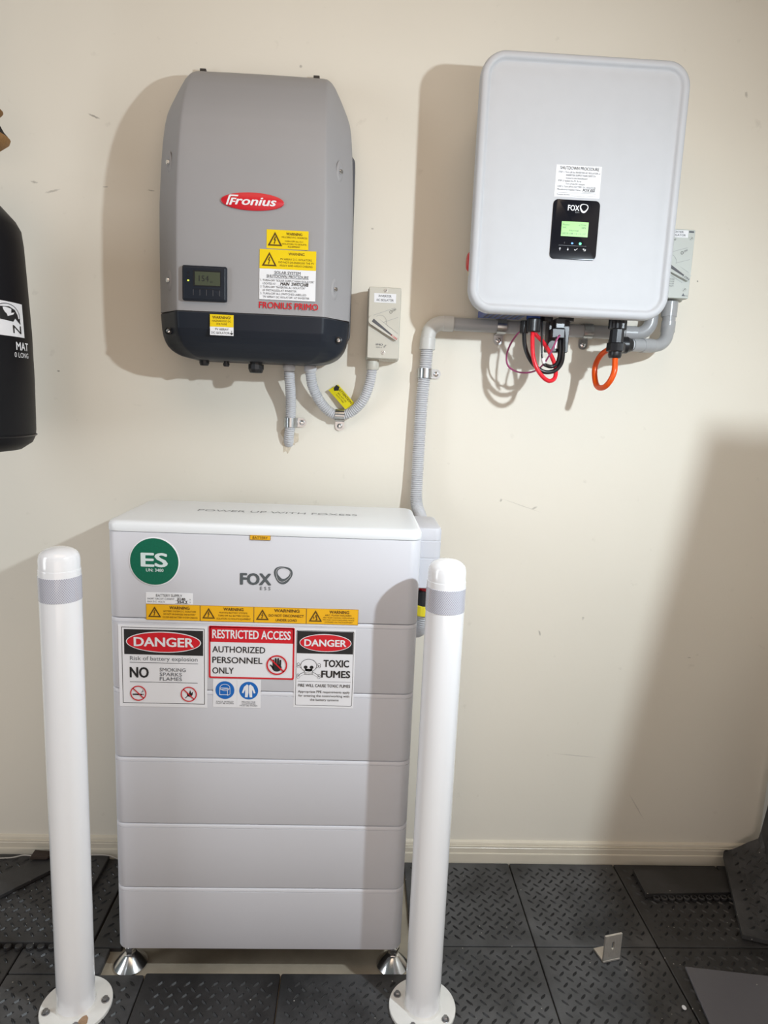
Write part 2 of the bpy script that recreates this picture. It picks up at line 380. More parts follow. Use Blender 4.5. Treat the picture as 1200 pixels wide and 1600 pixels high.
class Art:
    def __init__(s, place):                 # place(u, v, depth) -> world point
        s.place = place; s.b = {}; s.k = 0
    def _bm(s, mat, name):
        key = (name, mat.name)
        if key not in s.b: s.b[key] = (bmesh.new(), mat)
        return s.b[key][0]
    def add(s, mat, name, verts, faces, lay):
        bm = s._bm(mat, name); vs = [bm.verts.new(s.place(u, v, lay*0.00035)) for u, v in verts]
        for f in faces:
            try: bm.faces.new([vs[i] for i in f])
            except ValueError: pass
    def poly(s, mat, pts, lay=1, name='symbol'): s.add(mat, name, pts, [tuple(range(len(pts)))], lay)
    def rect(s, mat, x0, x1, z0, z1, lay=1, name='panel'): s.poly(mat, [(x0, z0), (x1, z0), (x1, z1), (x0, z1)], lay, name)
    def ell(s, mat, cx, cz, rx, rz=None, lay=1, name='symbol', n=36):
        rz = rz or rx; s.poly(mat, [(cx+rx*math.cos(2*PI*i/n), cz+rz*math.sin(2*PI*i/n)) for i in range(n)], lay, name)
    def band(s, mat, outer, inner, lay=1, name='symbol'):
        n = len(outer); s.add(mat, name, list(outer)+list(inner), [(i, (i+1) % n, n+(i+1) % n, n+i) for i in range(n)], lay)
    def ring(s, mat, cx, cz, r, w, lay=1, name='symbol', n=36, rz=None):
        rz = rz or r
        o = [(cx+r*math.cos(2*PI*i/n), cz+rz*math.sin(2*PI*i/n)) for i in range(n)]
        i_ = [(cx+(r-w)*math.cos(2*PI*i/n), cz+(rz-w)*math.sin(2*PI*i/n)) for i in range(n)]
        s.band(mat, o, i_, lay, name)
    def frame(s, mat, x0, x1, z0, z1, w, lay=1, name='border'):
        s.band(mat, [(x0, z0), (x1, z0), (x1, z1), (x0, z1)], [(x0+w, z0+w), (x1-w, z0+w), (x1-w, z1-w), (x0+w, z1-w)], lay, name)
    def line(s, mat, x0, z0, x1, z1, w, lay=1, name='symbol'):
        dx, dz = x1-x0, z1-z0; l = math.hypot(dx, dz) or 1; nx, nz = -dz/l*w/2, dx/l*w/2
        s.poly(mat, [(x0+nx, z0+nz), (x0-nx, z0-nz), (x1-nx, z1-nz), (x1+nx, z1+nz)], lay, name)
    def text(s, mat, t, x0, x1, z, h, bold=0.0, shear=0.0, lay=2, name='lettering', rot=0.0):
        v, f = text_mesh(t, 0.0, shear); xs = [p[0] for p in v]; a, b = min(xs), max(xs)
        lo, hi = cap_h(0.0); kx = (x1-x0)/(b-a); kz = h/(hi-lo)
        pts = [(x0+(p[0]-a)*kx, z+(p[1]-lo)*kz) for p in v]
        if rot:
            c, sn = math.cos(rot), math.sin(rot)
            pts = [(x0+(x-x0)*c-(y-z)*sn, z+(x-x0)*sn+(y-z)*c) for x, y in pts]
        s.add(mat, name, pts, f, lay)
        if bold:
            bx_, bz_ = bold*kx*.9, bold*kz*.55
            for q, (du, dv) in enumerate(((1, 0), (-1, 0), (0, 1), (0, -1), (.7, .7), (-.7, -.7), (.7, -.7), (-.7, .7))):
                s.add(mat, name, [(x+du*bx_, y+dv*bz_) for x, y in pts], f, lay+.02*(q+1))
    def tri_bolt(s, ink, bg, cx, z0, w, h, lay=2, name='hazard_triangle'):
        t = w*0.09
        o = [(cx-w/2, z0), (cx+w/2, z0), (cx, z0+h)]
        i_ = [(cx-w/2+t*1.75, z0+t), (cx+w/2-t*1.75, z0+t), (cx, z0+h-t*2.1)]
        s.band(ink, o, i_, lay, name)
        b = h
        s.poly(ink, [(cx-.01*b, z0+.66*b), (cx-.11*b, z0+.40*b), (cx-.02*b, z0+.42*b), (cx-.06*b, z0+.22*b), (cx-.015*b, z0+.22*b),
                     (cx+.09*b, z0+.47*b), (cx+.0*b, z0+.45*b), (cx+.06*b, z0+.66*b)], lay, name)
        s.poly(ink, [(cx-.10*b, z0+.24*b), (cx+.02*b, z0+.24*b), (cx-.055*b, z0+.11*b)], lay, name)
    def done(s, parent):
        for (name, _), (bm, mat) in s.b.items():
            put(name.split('#')[0], bm, mat, parent)
def front(y):
    return lambda u, v, d: (u, y-d, v)
def sticker(parent, name, x0, x1, z0, z1, y, mat, t=0.0006, label=None):
    o = put(name, B(x0, x1, y-t, y+0.0002, z0, z1), mat, parent, label=label)
    return o, Art(front(y-t))

# ------------------------------------------------------------------ the room
o = put('wall_back', B(-4.0, 1.2, 0, 0.12, 0, 2.75), m_wall); struct(o)
o = put('wall_right', B(1.2, 1.32, -3.2, 0.12, 0, 2.75), m_white); struct(o)
o = put('floor', B(-4.0, 1.2, -4.0, 0.12, -0.05, 0.0), m_conc); struct(o)
def skirting(name, x0, x1):
    prof = [(0, 0), (0, .0720), (-.003, .0712), (-.007, .0685), (-.0085, .064), (-.0085, .0610), (-.0115, .0605), (-.0115, .0555), (-.0125, .0545),
            (-.0125, .0400), (-.0145, .0390), (-.0150, .0360), (-.0150, 0)]
    bm = bmesh.new(); loft(bm, [[(x, y, z) for y, z in prof] for x in (x0, x1)])
    return struct(put(name, bm, m_skirt))
skirting('baseboard_back', -4.0, 1.2)
bm = bmesh.new()
box(bm, 1.185, 1.2, -3.2, -0.015, 0, 0.07, bev=0.003)
struct(put('baseboard_right', bm, m_skirt))
# patched plaster round the cable hole
bm = bmesh.new(); c = bm.verts.new((-.172, -.0008, 1.183)); ring = []
for i in range(30):
    a = 2*PI*i/30; r = 0.024*(1+.28*math.sin(3*a+1)+.16*random.uniform(-1, 1))
    ring.append(bm.verts.new((-.172+r*math.cos(a)*.9, 0.0004, 1.185+r*math.sin(a)*1.25)))
ring2 = [bm.verts.new((c.co.x+(v.co.x-c.co.x)*.8, -.0016, c.co.z+(v.co.z-c.co.z)*.8)) for v in ring]
for i in range(30):
    bm.faces.new((ring[i], ring[(i+1) % 30], ring2[(i+1) % 30], ring2[i])); bm.faces.new((ring2[i], ring2[(i+1) % 30], c))
m_patch = M('rough_plaster_patch', (0.66, 0.58, 0.46), 0.85, var=0.25, scale=150, bump=1.0, bscale=250)
bmesh.ops.recalc_face_normals(bm, faces=bm.faces)
struct(put('trim_1', bm, m_patch, smooth=180))

bm = bmesh.new()   # unseen leaning board, added out of view to shade the wall's right side
pl = [(.610, -.96, 0), (.745, -.96, 0), (.995, -.93, 1.60), (.857, -.93, 1.60)]
loft(bm, [[(x, y+d, z) for x, y, z in pl] for d in (0, .018)])
struct(put('shadow_board', bm, M('shadow_board_brown', (.045, .033, .025), .7, var=.2)))

# ------------------------------------------------------------------ grey solar inverter
INV = thing('solar_inverter', 'grey solar inverter with dark slate lower cover and red oval badge, left on the wall', 'inverter', (-.2415, 0, 1.37))
XC = -.2415
def interp(tab, t):
    if t <= tab[0][0]: return tab[0][1:]
    for a, b in zip(tab, tab[1:]):
        if t <= b[0]:
            k = (t-a[0])/(b[0]-a[0]); return tuple(x+(y-x)*k for x, y in zip(a[1:], b[1:]))
    return tab[-1][1:]
# z: half width, crease half width, front depth, side facet drop
TAB = [(1.366, .1275, .105, .130, .004), (1.3672, .1420, .118, .134, .006), (1.3695, .1560, .126, .139, .009), (1.373, .1690, .132, .145, .013), (1.378, .1795, .139, .151, .018), (1.384, .1885, .145, .158, .024), (1.392, .1965, .150, .166, .032), (1.402, .2030, .154, .174, .042),
       (1.414, .2080, .156, .181, .051), (1.430, .2115, .157, .187, .059), (1.464, .2145, .158, .190, .064), (1.60, .2155, .158, .191, .066), (1.70, .2150, .157, .190, .066), (1.78, .2120, .155, .184, .066),
       (1.83, .2095, .153, .176, .064), (1.87, .2060, .152, .165, .060), (1.895, .2020, .151, .155, .056), (1.915, .1955, .150, .145, .052), (1.935, .1870, .149, .133, .045), (1.955, .1780, .148, .120, .036),
       (1.975, .1680, .147, .102, .022), (1.990, .1590, .145, .082, .010), (2.000, .150, .140, .062, .003), (2.005, .140, .130, .045, .001)]
def shell(z0, z1, n, shrink=0.0, back=0.035):
    bm = bmesh.new(); rings = []
    for i in range(n+1):
        z = z0+(z1-z0)*i/n; w, cr, d, drop = interp(TAB, z); w -= shrink; d -= shrink
        ys = -(d-drop); row = [(-w+.002, -back), (-w, -back-.006), (-w, ys+.012), (-w+.0015, ys+.004), (-w+.005, ys-.002)]
        m_ = 5
        for k in range(1, m_):
            t = k/m_; row.append((-w+.005+(w-.005-cr-.003)*t, ys-.002-(drop-.0045)*t))
        row += [(-cr-.003, -d+.0022), (-cr+.000, -d+.0006), (-cr+.004, -d)]
        for k in range(1, 8): row.append(((-cr+.004)*(1-k/8*1.0), -d-.0025*math.sin(PI/2*k/8)))
        full = row+[(0, -d-.0025)]+[(-x, y) for x, y in reversed(row)]
        rings.append([bm.verts.new((XC+x, y, z)) for x, y in full])
    for a, b in zip(rings, rings[1:]):
        for k in range(len(a)-1): bm.faces.new((a[k], b[k], b[k+1], a[k+1]))
    bm.faces.new(rings[0]); bm.faces.new(list(reversed(rings[-1])))
    bm.faces.new([r[0] for r in rings]+[]) if False else None
    for a, b in zip(rings, rings[1:]): bm.faces.new((a[0], a[-1], b[-1], b[0]))
    bmesh.ops.recalc_face_normals(bm, faces=bm.faces)
    return bm
cov = put('cover', shell(1.4665, 2.005, 90), m_grey, INV, smooth=38)
low = put('lower_cover', shell(1.366, 1.4635, 44), m_dark, INV, smooth=38, label='dark slate lower cover')
put('inner_body', shell(1.40, 1.985, 20, .006), m_slot, INV, smooth=38)
bm = bmesh.new(); rr_front(bm, XC-.213, XC+.2158, 1.425, 1.845, .02, [(0, -.004), (0, -.058), (.004, -.062)]); put('backplate', bm, m_slot, INV, label='dark backplate')
bm = bmesh.new(); box(bm, XC-.15, XC+.15, -.03, 0, 1.40, 1.99, bev=.003); put('wall_bracket', bm, m_slot, INV)
for x in (-.381, -.1215): put('mounting_tab', B(x-.007, x+.007, -.022, -.0, 2.000, 2.0235, bev=.001), m_black, INV)
# screws with dished recesses
for (x, z, w) in ((-.424, 1.777, 1), (-.057, 1.778, -1), (-.424, 1.532, 1), (-.061, 1.529, -1)):
    hw, cr, d, drop = interp(TAB, z)
    t = (hw-abs(x-XC))/(hw-cr); y = -(d-drop)-drop*t
    nrm = Vector((drop*(-1 if x < XC else 1), -(hw-cr), 0)).normalized()
    bm = bmesh.new(); U = Vector((0, 0, 1)); V = nrm.cross(U)
    c = Vector((x, y, z))
    rings = []
    for rr, h in ((1.0, -.0004), (.86, .0009), (.66, .0019), (.46, .0016), (.26, .0004)):
        rings.append([bm.verts.new(c+U*math.cos(2*PI*k/24)*.023*rr+V*math.sin(2*PI*k/24)*.0105*rr+nrm*(h)) for k in range(24)])
    for a, b in zip(rings, rings[1:]):
        for k in range(24): bm.faces.new((a[k], a[(k+1) % 24], b[(k+1) % 24], b[k]))
    bm.faces.new(rings[-1]); bmesh.ops.recalc_face_normals(bm, faces=bm.faces)
    put('screw_recess', bm, m_grey, INV, smooth=180)
    bm = bmesh.new(); 
    sweep(bm, [c-nrm*.002, c+nrm*.0045, c+nrm*.0058], [.0052, .0052, .0042], 16)
    sweep(bm, [c+nrm*.0055, c+nrm*.0060], [.0020, .0019], 6)
    put('screw', bm, m_steel, INV, smooth=40)
for x, z in ((-.4285, 1.424), (-.0495, 1.421)):
    hw, cr, d, drop = interp(TAB, z); t = (hw-abs(x-XC))/(hw-cr); y = -(d-drop)-drop*t
    bm = bmesh.new(); lathe(bm, [(.0075, y-.001), (.0075, y-.006), (.0060, y-.0065), (.0055, y-.004)], (x, 0, z), 'y', 20); put('screw_cup', bm, m_black, INV, smooth=40)
    bm = bmesh.new(); lathe(bm, [(.0042, y-.001), (.0042, y-.0085), (.0022, y-.009), (.002, y-.0075)], (x, 0, z), 'y', 16); put('screw', bm, m_steel, INV, smooth=40)
put('moulded_rib', tube([(-.049, -.141, 1.452), (-.050, -.141, 1.434), (-.056, -.143, 1.428), (-.062, -.144, 1.418), (-.063, -.142, 1.398)], .0016, sides=8), m_dark, INV, smooth=180)
# display
FY = -.1935
bm = bmesh.new(); rr_front(bm, -.3865, -.2915, 1.4865, 1.5595, .004, [(0, FY+.006), (0, FY-.004), (.0035, FY-.0085), (.005, FY-.009)], n=4)
D_ = put('display_unit', bm, m_dark, INV, smooth=35)
a = Art(front(FY-.0091))
a.rect(m_black, -.3625, -.3035, 1.5165, 1.5495, 1, 'bezel'); a.rect(m_lcdoff, -.3585, -.3050, 1.5185, 1.5465, 2, 'screen')
a.text(m_ink, '154', -.350, -.329, 1.527, .0115, lay=3, name='digits')
a.text(m_ink, 'W', -.326, -.320, 1.524, .004, lay=3, name='digits')
for z in (1.5440, 1.5360): a.ell(m_black, -.3730, z, .0020, lay=2, name='indicator')
a.ell(m_ledy, -.3725, 1.5275, .0024, .0017, lay=2, name='status_light')
a.line(m_black, -.362, 1.5105, -.306, 1.5105, .0012, 1, 'button_groove')
for x in (-.362, -.348, -.334, -.320, -.306): a.line(m_slot, x, 1.5095, x, 1.4975, .0009, 1, 'button_groove')
a.done(D_)
# badge
bm = bmesh.new(); loft(bm, [[(-.2385+(.0665-i)*math.cos(2*PI*k/48), y, 1.6955+(.0180-i)*math.sin(2*PI*k/48)) for k in range(48)] for i, y in ((0, FY+.003), (0, FY-.0018), (.0006, FY-.0022))])
Lg = put('badge', bm, m_red, INV, smooth=40, label='red oval badge')
a = Art(front(FY-.0023)); a.text(m_wht, 'ronius', -.2745, -.1885, 1.6882, .0165, bold=.03, shear=.28, lay=1)
a.poly(m_wht, [(-.2945, 1.6865), (-.2885, 1.7045), (-.2862, 1.7072), (-.2680, 1.7072), (-.2690, 1.7042), (-.2835, 1.7042), (-.2850, 1.7025), (-.2905, 1.6865)], 1, 'lettering')
a.poly(m_wht, [(-.2880, 1.6865), (-.2825, 1.7010), (-.2720, 1.7010), (-.2730, 1.6980), (-.2790, 1.6980), (-.2800, 1.6950), (-.2740, 1.6950), (-.2750, 1.6925), (-.2810, 1.6925), (-.2832, 1.6865)], 1, 'lettering')
a.done(Lg)
a = Art(front(FY-.0002)); a.text(m_red, 'FRONIUS PRIMO', -.2225, -.0945, 1.4785, .0130, bold=.02, name='model_lettering'); a.done(INV)
o, a = sticker(INV, 'warning_sticker', -.2080, -.1185, 1.603, 1.6415, FY, m_yel, label='small yellow multiple sources warning sticker')
a.tri_bolt(m_inkb, m_yel, -.1900, 1.6085, .031, .0285)
a.text(m_inkb, 'WARNING', -.166, -.132, 1.6315, .0052, bold=.015)
a.text(m_inkb, 'MULTIPLE D.C. SOURCES', -.1755, -.1215, 1.6255, .0033)
a.text(m_inkb, 'TURN OFF ALL D.C.', -.169, -.129, 1.6175, .0031)
a.text(m_inkb, 'ISOLATORS TO ISOLATE', -.1745, -.1225, 1.6120, .0031); a.text(m_inkb, 'EQUIPMENT', -.162, -.136, 1.6065, .0031); a.done(o)
o, a = sticker(INV, 'shutdown_sticker', -.2225, -.1010, 1.497, 1.6010, FY-.0003, m_wht, label='yellow and white solar shutdown procedure sticker')
a.rect(m_yel, -.2225, -.1010, 1.5610, 1.6010, 1, 'yellow_field')
a.tri_bolt(m_inkb, m_yel, -.2015, 1.5665, .032, .029)
a.text(m_inkb, 'WARNING', -.1605, -.1265, 1.5905, .0055, bold=.012)
for i, t in enumerate(('PV ARRAY D.C. ISOLATORS', 'DO NOT DE-ENERGISE THE PV', 'ARRAY AND ARRAY CABLING')):
    a.text(m_inkb, t, (-.1775, -.1815, -.1795)[i], (-.1105, -.1055, -.1085)[i], 1.5800-.0066*i, .0040)
a.text(m_inkg, 'SOLAR SYSTEM', -.190, -.134, 1.5510, .0058, bold=.01); a.line(m_inkg, -.190, 1.5500, -.134, 1.5500, .0005, 2, 'lettering')
a.text(m_inkg, 'SHUTDOWN PROCEDURE', -.207, -.1165, 1.5430, .0058, bold=.01); a.line(m_inkg, -.207, 1.5420, -.1165, 1.5420, .0005, 2, 'lettering')
for i, (t, x0, x1) in enumerate((('1. TURN-OFF "SOLAR SUPPLY MAIN ISOLATOR"', -.220, -.104), ('LOCATED AT: ____', -.215, -.176), ('2. TURN-OFF "INVERTER AC ISOLATOR"', -.220, -.123),
                                 ('(IF INSTALLED) AT INVERTER', -.215, -.142), ('3. TURN-OFF ALL SWITCHES LABELLED', -.220, -.121), ('"PV ARRAY DC ISOLATOR" AT INVERTER', -.215, -.114))):
    a.text(m_inkg, t, x0, x1, 1.5350-.0069*i, .0042)
a.text(m_ink, 'MAIN  SWITCH/B', -.177, -.117, 1.5275, .0066, bold=.03, shear=.2, name='handwriting'); a.done(o)
o, a = sticker(INV, 'hazard_sticker', -.3285, -.2775, 1.4165, 1.4605, FY, m_wht, label='yellow and white DC voltage sticker on dark cover')
a.rect(m_yel, -.3285, -.2775, 1.4345, 1.4605, 1, 'yellow_field')
a.text(m_inkb, 'WARNING!', -.323, -.284, 1.4515, .0056, bold=.02); a.text(m_inkb, 'HAZARDOUS DC', -.3235, -.2825, 1.4450, .0038); a.text(m_inkb, 'VOLTAGE', -.315, -.292, 1.4385, .0040)
a.text(m_inkg, 'PV ARRAY', -.317, -.288, 1.4270, .0048); a.text(m_inkg, 'DC ISOLATOR', -.3255, -.286, 1.4195, .0048)
a.line(m_ink, -.2815, 1.4190, -.2815, 1.4275, .0010, 2, 'handwriting'); a.poly(m_ink, [(-.2855, 1.4222), (-.2775, 1.4222), (-.2815, 1.4180)], 2, 'handwriting'); a.done(o)
# glands underneath
def gland(par, x, y, z, r, h, name='cable_gland'):
    bm = bmesh.new(); lathe(bm, [(r*.8, z+.02), (r*.8, z), (r, z), (r, z-h*.55), (r*.96, z-h*.6), (r*.82, z-h*.95), (r*.7, z-h)], (x, y, 0), 'z', 12)
    return put(name, bm, m_black, par)
gland(INV, -.362, -.10, 1.366, .0115, .012, 'plug'); gland(INV, -.311, -.10, 1.362, .0075, .008, 'plug'); gland(INV, -.242, -.10, 1.362, .0180, .020)

# ------------------------------------------------------------------ conduits on the left
def collar(par, x, y, z0, z1, r, mat, name='conduit_adaptor'):
    bm = bmesh.new(); lathe(bm, [(r*.9, z0), (r, z0+.002), (r, z1-.002), (r*.9, z1)], (x, y, 0), 'z', 28); return put(name, bm, mat, par, smooth=40)
T = thing('flexible_conduit', 'short grey corrugated conduit from grey inverter down into the patched wall hole', 'conduit', (-.171, -.02, 1.18))
put('hose', corrugated([(-.169, -.06, 1.372), (-.168, -.058, 1.34), (-.166, -.036, 1.29), (-.1670, -.0205, 1.24), (-.1685, -.019, 1.215), (-.172, -.008, 1.185), (-.173, .012, 1.170)], .0128), m_cond, T, smooth=60)
collar(T, -.169, -.06, 1.354, 1.3658, .0148, m_cond)
T = thing('flexible_conduit', 'U-shaped grey corrugated conduit looping from grey inverter up to its beige isolator', 'conduit', (-.045, -.03, 1.24))
put('hose', corrugated([(-.118, -.058, 1.365), (-.117, -.055, 1.345), (-.112, -.045, 1.318), (-.096, -.033, 1.285), (-.072, -.023, 1.259), (-.045, -.0200, 1.250), (-.016, -.022, 1.260), (.010, -.030, 1.287), (.025, -.033, 1.325), (.031, -.034, 1.362), (.032, -.034, 1.376)], .0128), m_cond, T, smooth=60)
collar(T, -.118, -.058, 1.352, 1.3658, .0150, m_cond)
collar(T, .032, -.034, 1.364, 1.392, .0158, m_isob)

# ------------------------------------------------------------------ saddle clamps
def clamp_mesh(r, yc):
    """saddle over a vertical pipe of radius r with axis at y=yc, tab to the right"""
    bm = bmesh.new(); t = .0014; w = .0115
    R1 = r+.0006; pts = [(-R1, -.0005)]
    n = 20
    for i in range(n+1):
        a = PI-PI*i/n
        pts.append((R1*math.cos(a), yc-R1*math.sin(a)))
    pts += [(R1+.0002, -.0050), (R1+.0025, -.0028), (r+.0145, -.0026)]
    out = []
    for i, p in enumerate(pts):
        a = pts[max(i-1, 0)]; b = pts[min(i+1, len(pts)-1)]; dx, dy = b[0]-a[0], b[1]-a[1]; l = math.hypot(dx, dy)
        out.append((p[0]+dy/l*t, p[1]-dx/l*t))
    loft(bm, [[(x, y, z) for x, y in pts+out[::-1]] for z in (-w, -w+.0008, w-.0008, w)])
    lathe(bm, [(w, -.0026), (w, -.0040)], (r+.0145, 0, 0), 'y', 24)
    return bm
def make_clamp(loc, r, turn, label, yc=-.020):
    T = thing('saddle_clamp', label, 'clamp', loc)
    ORG[T] = Vector((0, 0, 0))
    put('strap', clamp_mesh(r, yc), m_zinc, T, smooth=35)
    bm = bmesh.new(); lathe(bm, [(.0062, -.0038), (.0066, -.0048), (.0056, -.0075), (.0030, -.0082), (.0022, -.0066)], (r+.0145, 0, 0), 'y', 20)
    put('screw', bm, m_steel, T, smooth=35)
    T.rotation_euler = (0, turn, 0)
    return T
make_clamp((-.1675, -.0, 1.2275), .0130, 0, 'zinc saddle clamp on the short conduit above the patched wall hole')
make_clamp((-.0450, -.0, 1.2500), .0130, PI/2, 'zinc saddle clamp at the bottom of the U-shaped conduit, beside the yellow tag')

# yellow attention tag
T = thing('warning_tag', 'yellow attention tag tucked behind the U-shaped conduit loop', 'tag', (-.04, -.03, 1.29))
Px = Vector((-.0755, -.012, 1.311)); ex = Vector((.052, -.008, -.054)).normalized(); ey = Vector((.0215, 0, .0165)).normalized()
def tagp(u, v, d):
    n = ex.cross(ey).normalized(); n = n if n.y < 0 else -n
    return Px+ex*u+ey*v+n*d
bm = bmesh.new(); Wd, Ln = .0275, .072
loft(bm, [[tagp(u, v, d) for u, v in ((0, 0), (Ln, 0), (Ln, Wd), (.003, Wd))] for d in (-.0006, 0)])
tg = put('tag_card', bm, m_tag, T); a = Art(tagp)
a.poly(m_ink, [(.004, .013), (.010, .0095), (.016, .018), (.010, .026), (.001, .0235)], 1, 'torn_mark')
a.text(m_inkb, 'ATTENTION', .0145, .060, .0190, .0055, bold=.02); a.text(m_inkb, 'PULL NOT ON', .020, .050, .0120, .0035); a.text(m_inkb, 'WHITE WIRE', .020, .048, .0060, .0035)
a.done(tg)

# ------------------------------------------------------------------ isolator switches
def isolator(x0, x1, z0, z1, d, mat, label, lines, collar_z=True, big=False):
    T = thing('isolator_switch', label, 'switch', ((x0+x1)/2, 0, z0))
    bm = bmesh.new(); rr_front(bm, x0-.002, x1+.002, z0-.003, z1+.001, .004, [(0, 0), (0, -d*.55), (.002, -d*.60)], n=4); put('back_box', bm, mat, T, smooth=35)
    bm = bmesh.new(); rr_front(bm, x0, x1, z0, z1, .003, [(0, -d*.55), (0, -d+.002), (.0015, -d)], n=4); put('housing', bm, mat, T, smooth=35)
    W = x1-x0; H = z1-z0
    def Q(u, v): return (x0+u*W, z0+v*H)
    # raised lever guide, pointing down-right, and OFF guide pointing up-right
    a = Art(front(-d-.0001))
    px, pz = Q(.16, .53)
    for (u, v) in ((.88, .655), (.86, .305)):
        ex_, ez = Q(u, v); dx, dz = ex_-px, ez-pz; l = math.hypot(dx, dz); nx, nz = -dz/l*W*.15, dx/l*W*.15
        a.line(m_emb, px+nx, pz+nz, ex_+nx, ez+nz, .0006, 1, 'guide_line'); a.line(m_emb, px-nx, pz-nz, ex_-nx, ez-nz, .0006, 1, 'guide_line')
    ox, oz = Q(.70, .66); a.ring(m_ink, ox, oz, .0034, .0009, 1, 'off_mark')
    a.text(m_inkg, 'OFF', ox+.005, ox+.0145, oz+.001, .0042, name='off_mark', rot=.42)
    lx, lz = Q(.20, .19)
    if not big:
        for i, (t, s) in enumerate((('IMO', .016), ('SI32-4', .014))): a.text(m_inkg, t, lx+.006, lx+.006+s, lz-.001-.006*i, .0040-.001*i, bold=.02*(1-i), name='lettering')
        a.text(m_inkg, 'IP66', lx+.026, lx+.034, lz-.006, .003, name='lettering', rot=.9)
    else:
        for i, t in enumerate(('ISO SWITCHES', 'MAINS 3 PHASE', '50/60 Hz 20A', 'IP66 400V')): a.text(m_inkg, t, lx+.012, lx+.034, lz+.012-.0052*i, .0026, name='lettering')
        bx, bz = Q(.86, .035); a.poly(m_inkg, [(bx-.005, bz), (bx+.003, bz), (bx-.001, bz+.007)], 1, 'lettering'); a.text(m_inkg, 'IP66', bx-.002+.004, bx+.010, bz, .002, name='lettering')
        a.text(m_inkg, 'SISO-63', x0+.006+.028, x0+.046, z0+.835*H, .004, name='lettering', bold=.01)
        a.rect(m_inkg, x1-.016, x1-.004, z1-.0075, z1-.0035, 1, 'lettering')
    a.ring(m_emb, px+W*.22, pz-.002, W*.20, .0006, 1, 'pivot_ring')
    a.done(T)
    # lever: two fingers with a dark gap
    ex_, ez = Q(.93, .29)
    d_ = Vector((ex_-px, 0, ez-pz)).normalized(); n_ = Vector((-d_.z, 0, d_.x)); L_ = math.hypot(ex_-px, ez-pz)
    def P(u, v, y): 
        p = Vector((px, y, pz))+d_*u+n_*v; return p
    hw = W*.15
    bm = bmesh.new(); c0 = []
    out = [(-hw*math.sin(PI*i/10)*1.0, hw*math.cos(PI*i/10)) for i in range(11)]+[(L_, -hw*.55), (L_, hw*.55)]
    loft(bm, [[P(u*s, v*s, y) for u, v in out] for s, y in ((1, -d), (1, -d-.008), (.97, -d-.009))])
    lv = put('switch_lever', bm, mat, T, smooth=35)
    a2 = Art(lambda u, v, dd: P(u, v, -d-.0091-dd))
    a2.poly(m_slot, [(-.001, hw*.30), (L_*.80, -hw*.05), (L_*.80, -hw*.30), (-.001, -hw*.40)], 1, 'lever_gap')
    a2.text(m_red if not big else m_inkg, 'I ON', L_*.78, L_*1.0, -hw*.42, .0046, name='on_mark', bold=.01); a2.done(lv)
    sc_ = [Q(.52, .95), Q(.50, .085)] if not big else [Q(.90, .87), Q(.86, .13)]
    for (sx_, sz) in sc_:
        bm = bmesh.new(); lathe(bm, [(.0048, -d+.001), (.0048, -d-.0008), (.0040, -d-.001), (.0036, -d-.0002)], (sx_, 0, sz), 'y', 20)
        s_ = put('cover_screw', bm, m_alu if not big else mat, T, smooth=40)
        aa = Art(front(-d-.0002)); aa.line(m_slot, sx_-.0022, sz-.002, sx_+.0022, sz+.002, .0012, 1, 'slot'); aa.done(s_)
    return T
IS1 = isolator(.0165, .0930, 1.390, 1.5545, .070, m_isob, 'beige AC isolator switch box on the wall right of the grey inverter', None)
o, a = sticker(IS1, 'name_label', .0290, .0810, 1.5190, 1.5400, -.070, m_wht, label='white inverter AC isolator label')
a.text(m_inkg, 'INVERTER', .0400, .0700, 1.5315, .0050); a.text(m_inkg, 'AC ISOLATOR', .0345, .0755, 1.5225, .0050); a.done(o)
IS2 = isolator(.688, .7795, 1.5600, 1.7165, .080, m_isog, 'pale green-grey isolator switch half hidden behind the right edge of the white inverter', None, big=True)
o, a = sticker(IS2, 'name_label', .706, .762, 1.6975, 1.7140, -.080, m_wht, label='white inverter AC isolator label')
a.text(m_inkg, 'INVERTER', .7150, .7500, 1.7075, .0042, bold=.01); a.text(m_inkg, 'AC ISOLATOR', .7080, .7560, 1.7005, .0042, bold=.01); a.done(o)

# ------------------------------------------------------------------ white hybrid inverter
FX = thing('hybrid_inverter', 'white rounded hybrid inverter with black display panel, right on the wall', 'inverter', (.456, 0, 1.50))
x0, x1, z0, z1 = .2329, .6791, 1.4907, 2.0194
bm = bmesh.new(); rr_front(bm, x0, x1, z0, z1, .052, [(.006, -.168), (.0015, -.172), (0, -.178), (0, -.192), (.002, -.198), (.006, -.2015), (.0115, -.2024), (.0150, -.2018), (.0175, -.1985), (.0195, -.1956), (.0225, -.1948), (.034, -.1968), (.05, -.1972)], n=14)
put('front_cover', bm, m_panel, FX, smooth=50)
bm = bmesh.new(); rr_front(bm, .2500, .6620, 1.5080, 2.004, .035, [(.015, -.022), (.011, -.085), (0, -.120), (0, -.170)], n=8); put('casing', bm, m_case, FX, smooth=40)
bm = bmesh.new(); box(bm, .33, .58, -.024, 0, 1.56, 1.98, bev=.002); put('wall_bracket', bm, m_case, FX)
for i in range(12):
    pass
# side knob
bm = bmesh.new(); lathe(bm, [(.017, .250), (.021, .248), (.021, .243), (.017, .2395), (.014, .2388)], (0, -.105, 1.614), 'x', 28); k = put('rotary_knob', bm, m_knobr, FX, smooth=40, label='red rotary switch knob')
bm = bmesh.new(); lathe(bm, [(.025, .250), (.027, .249), (.027, .2465), (.024, .246)], (0, -.105, 1.606), 'x', 28); put('knob_ring', bm, m_yelr, k, smooth=40)
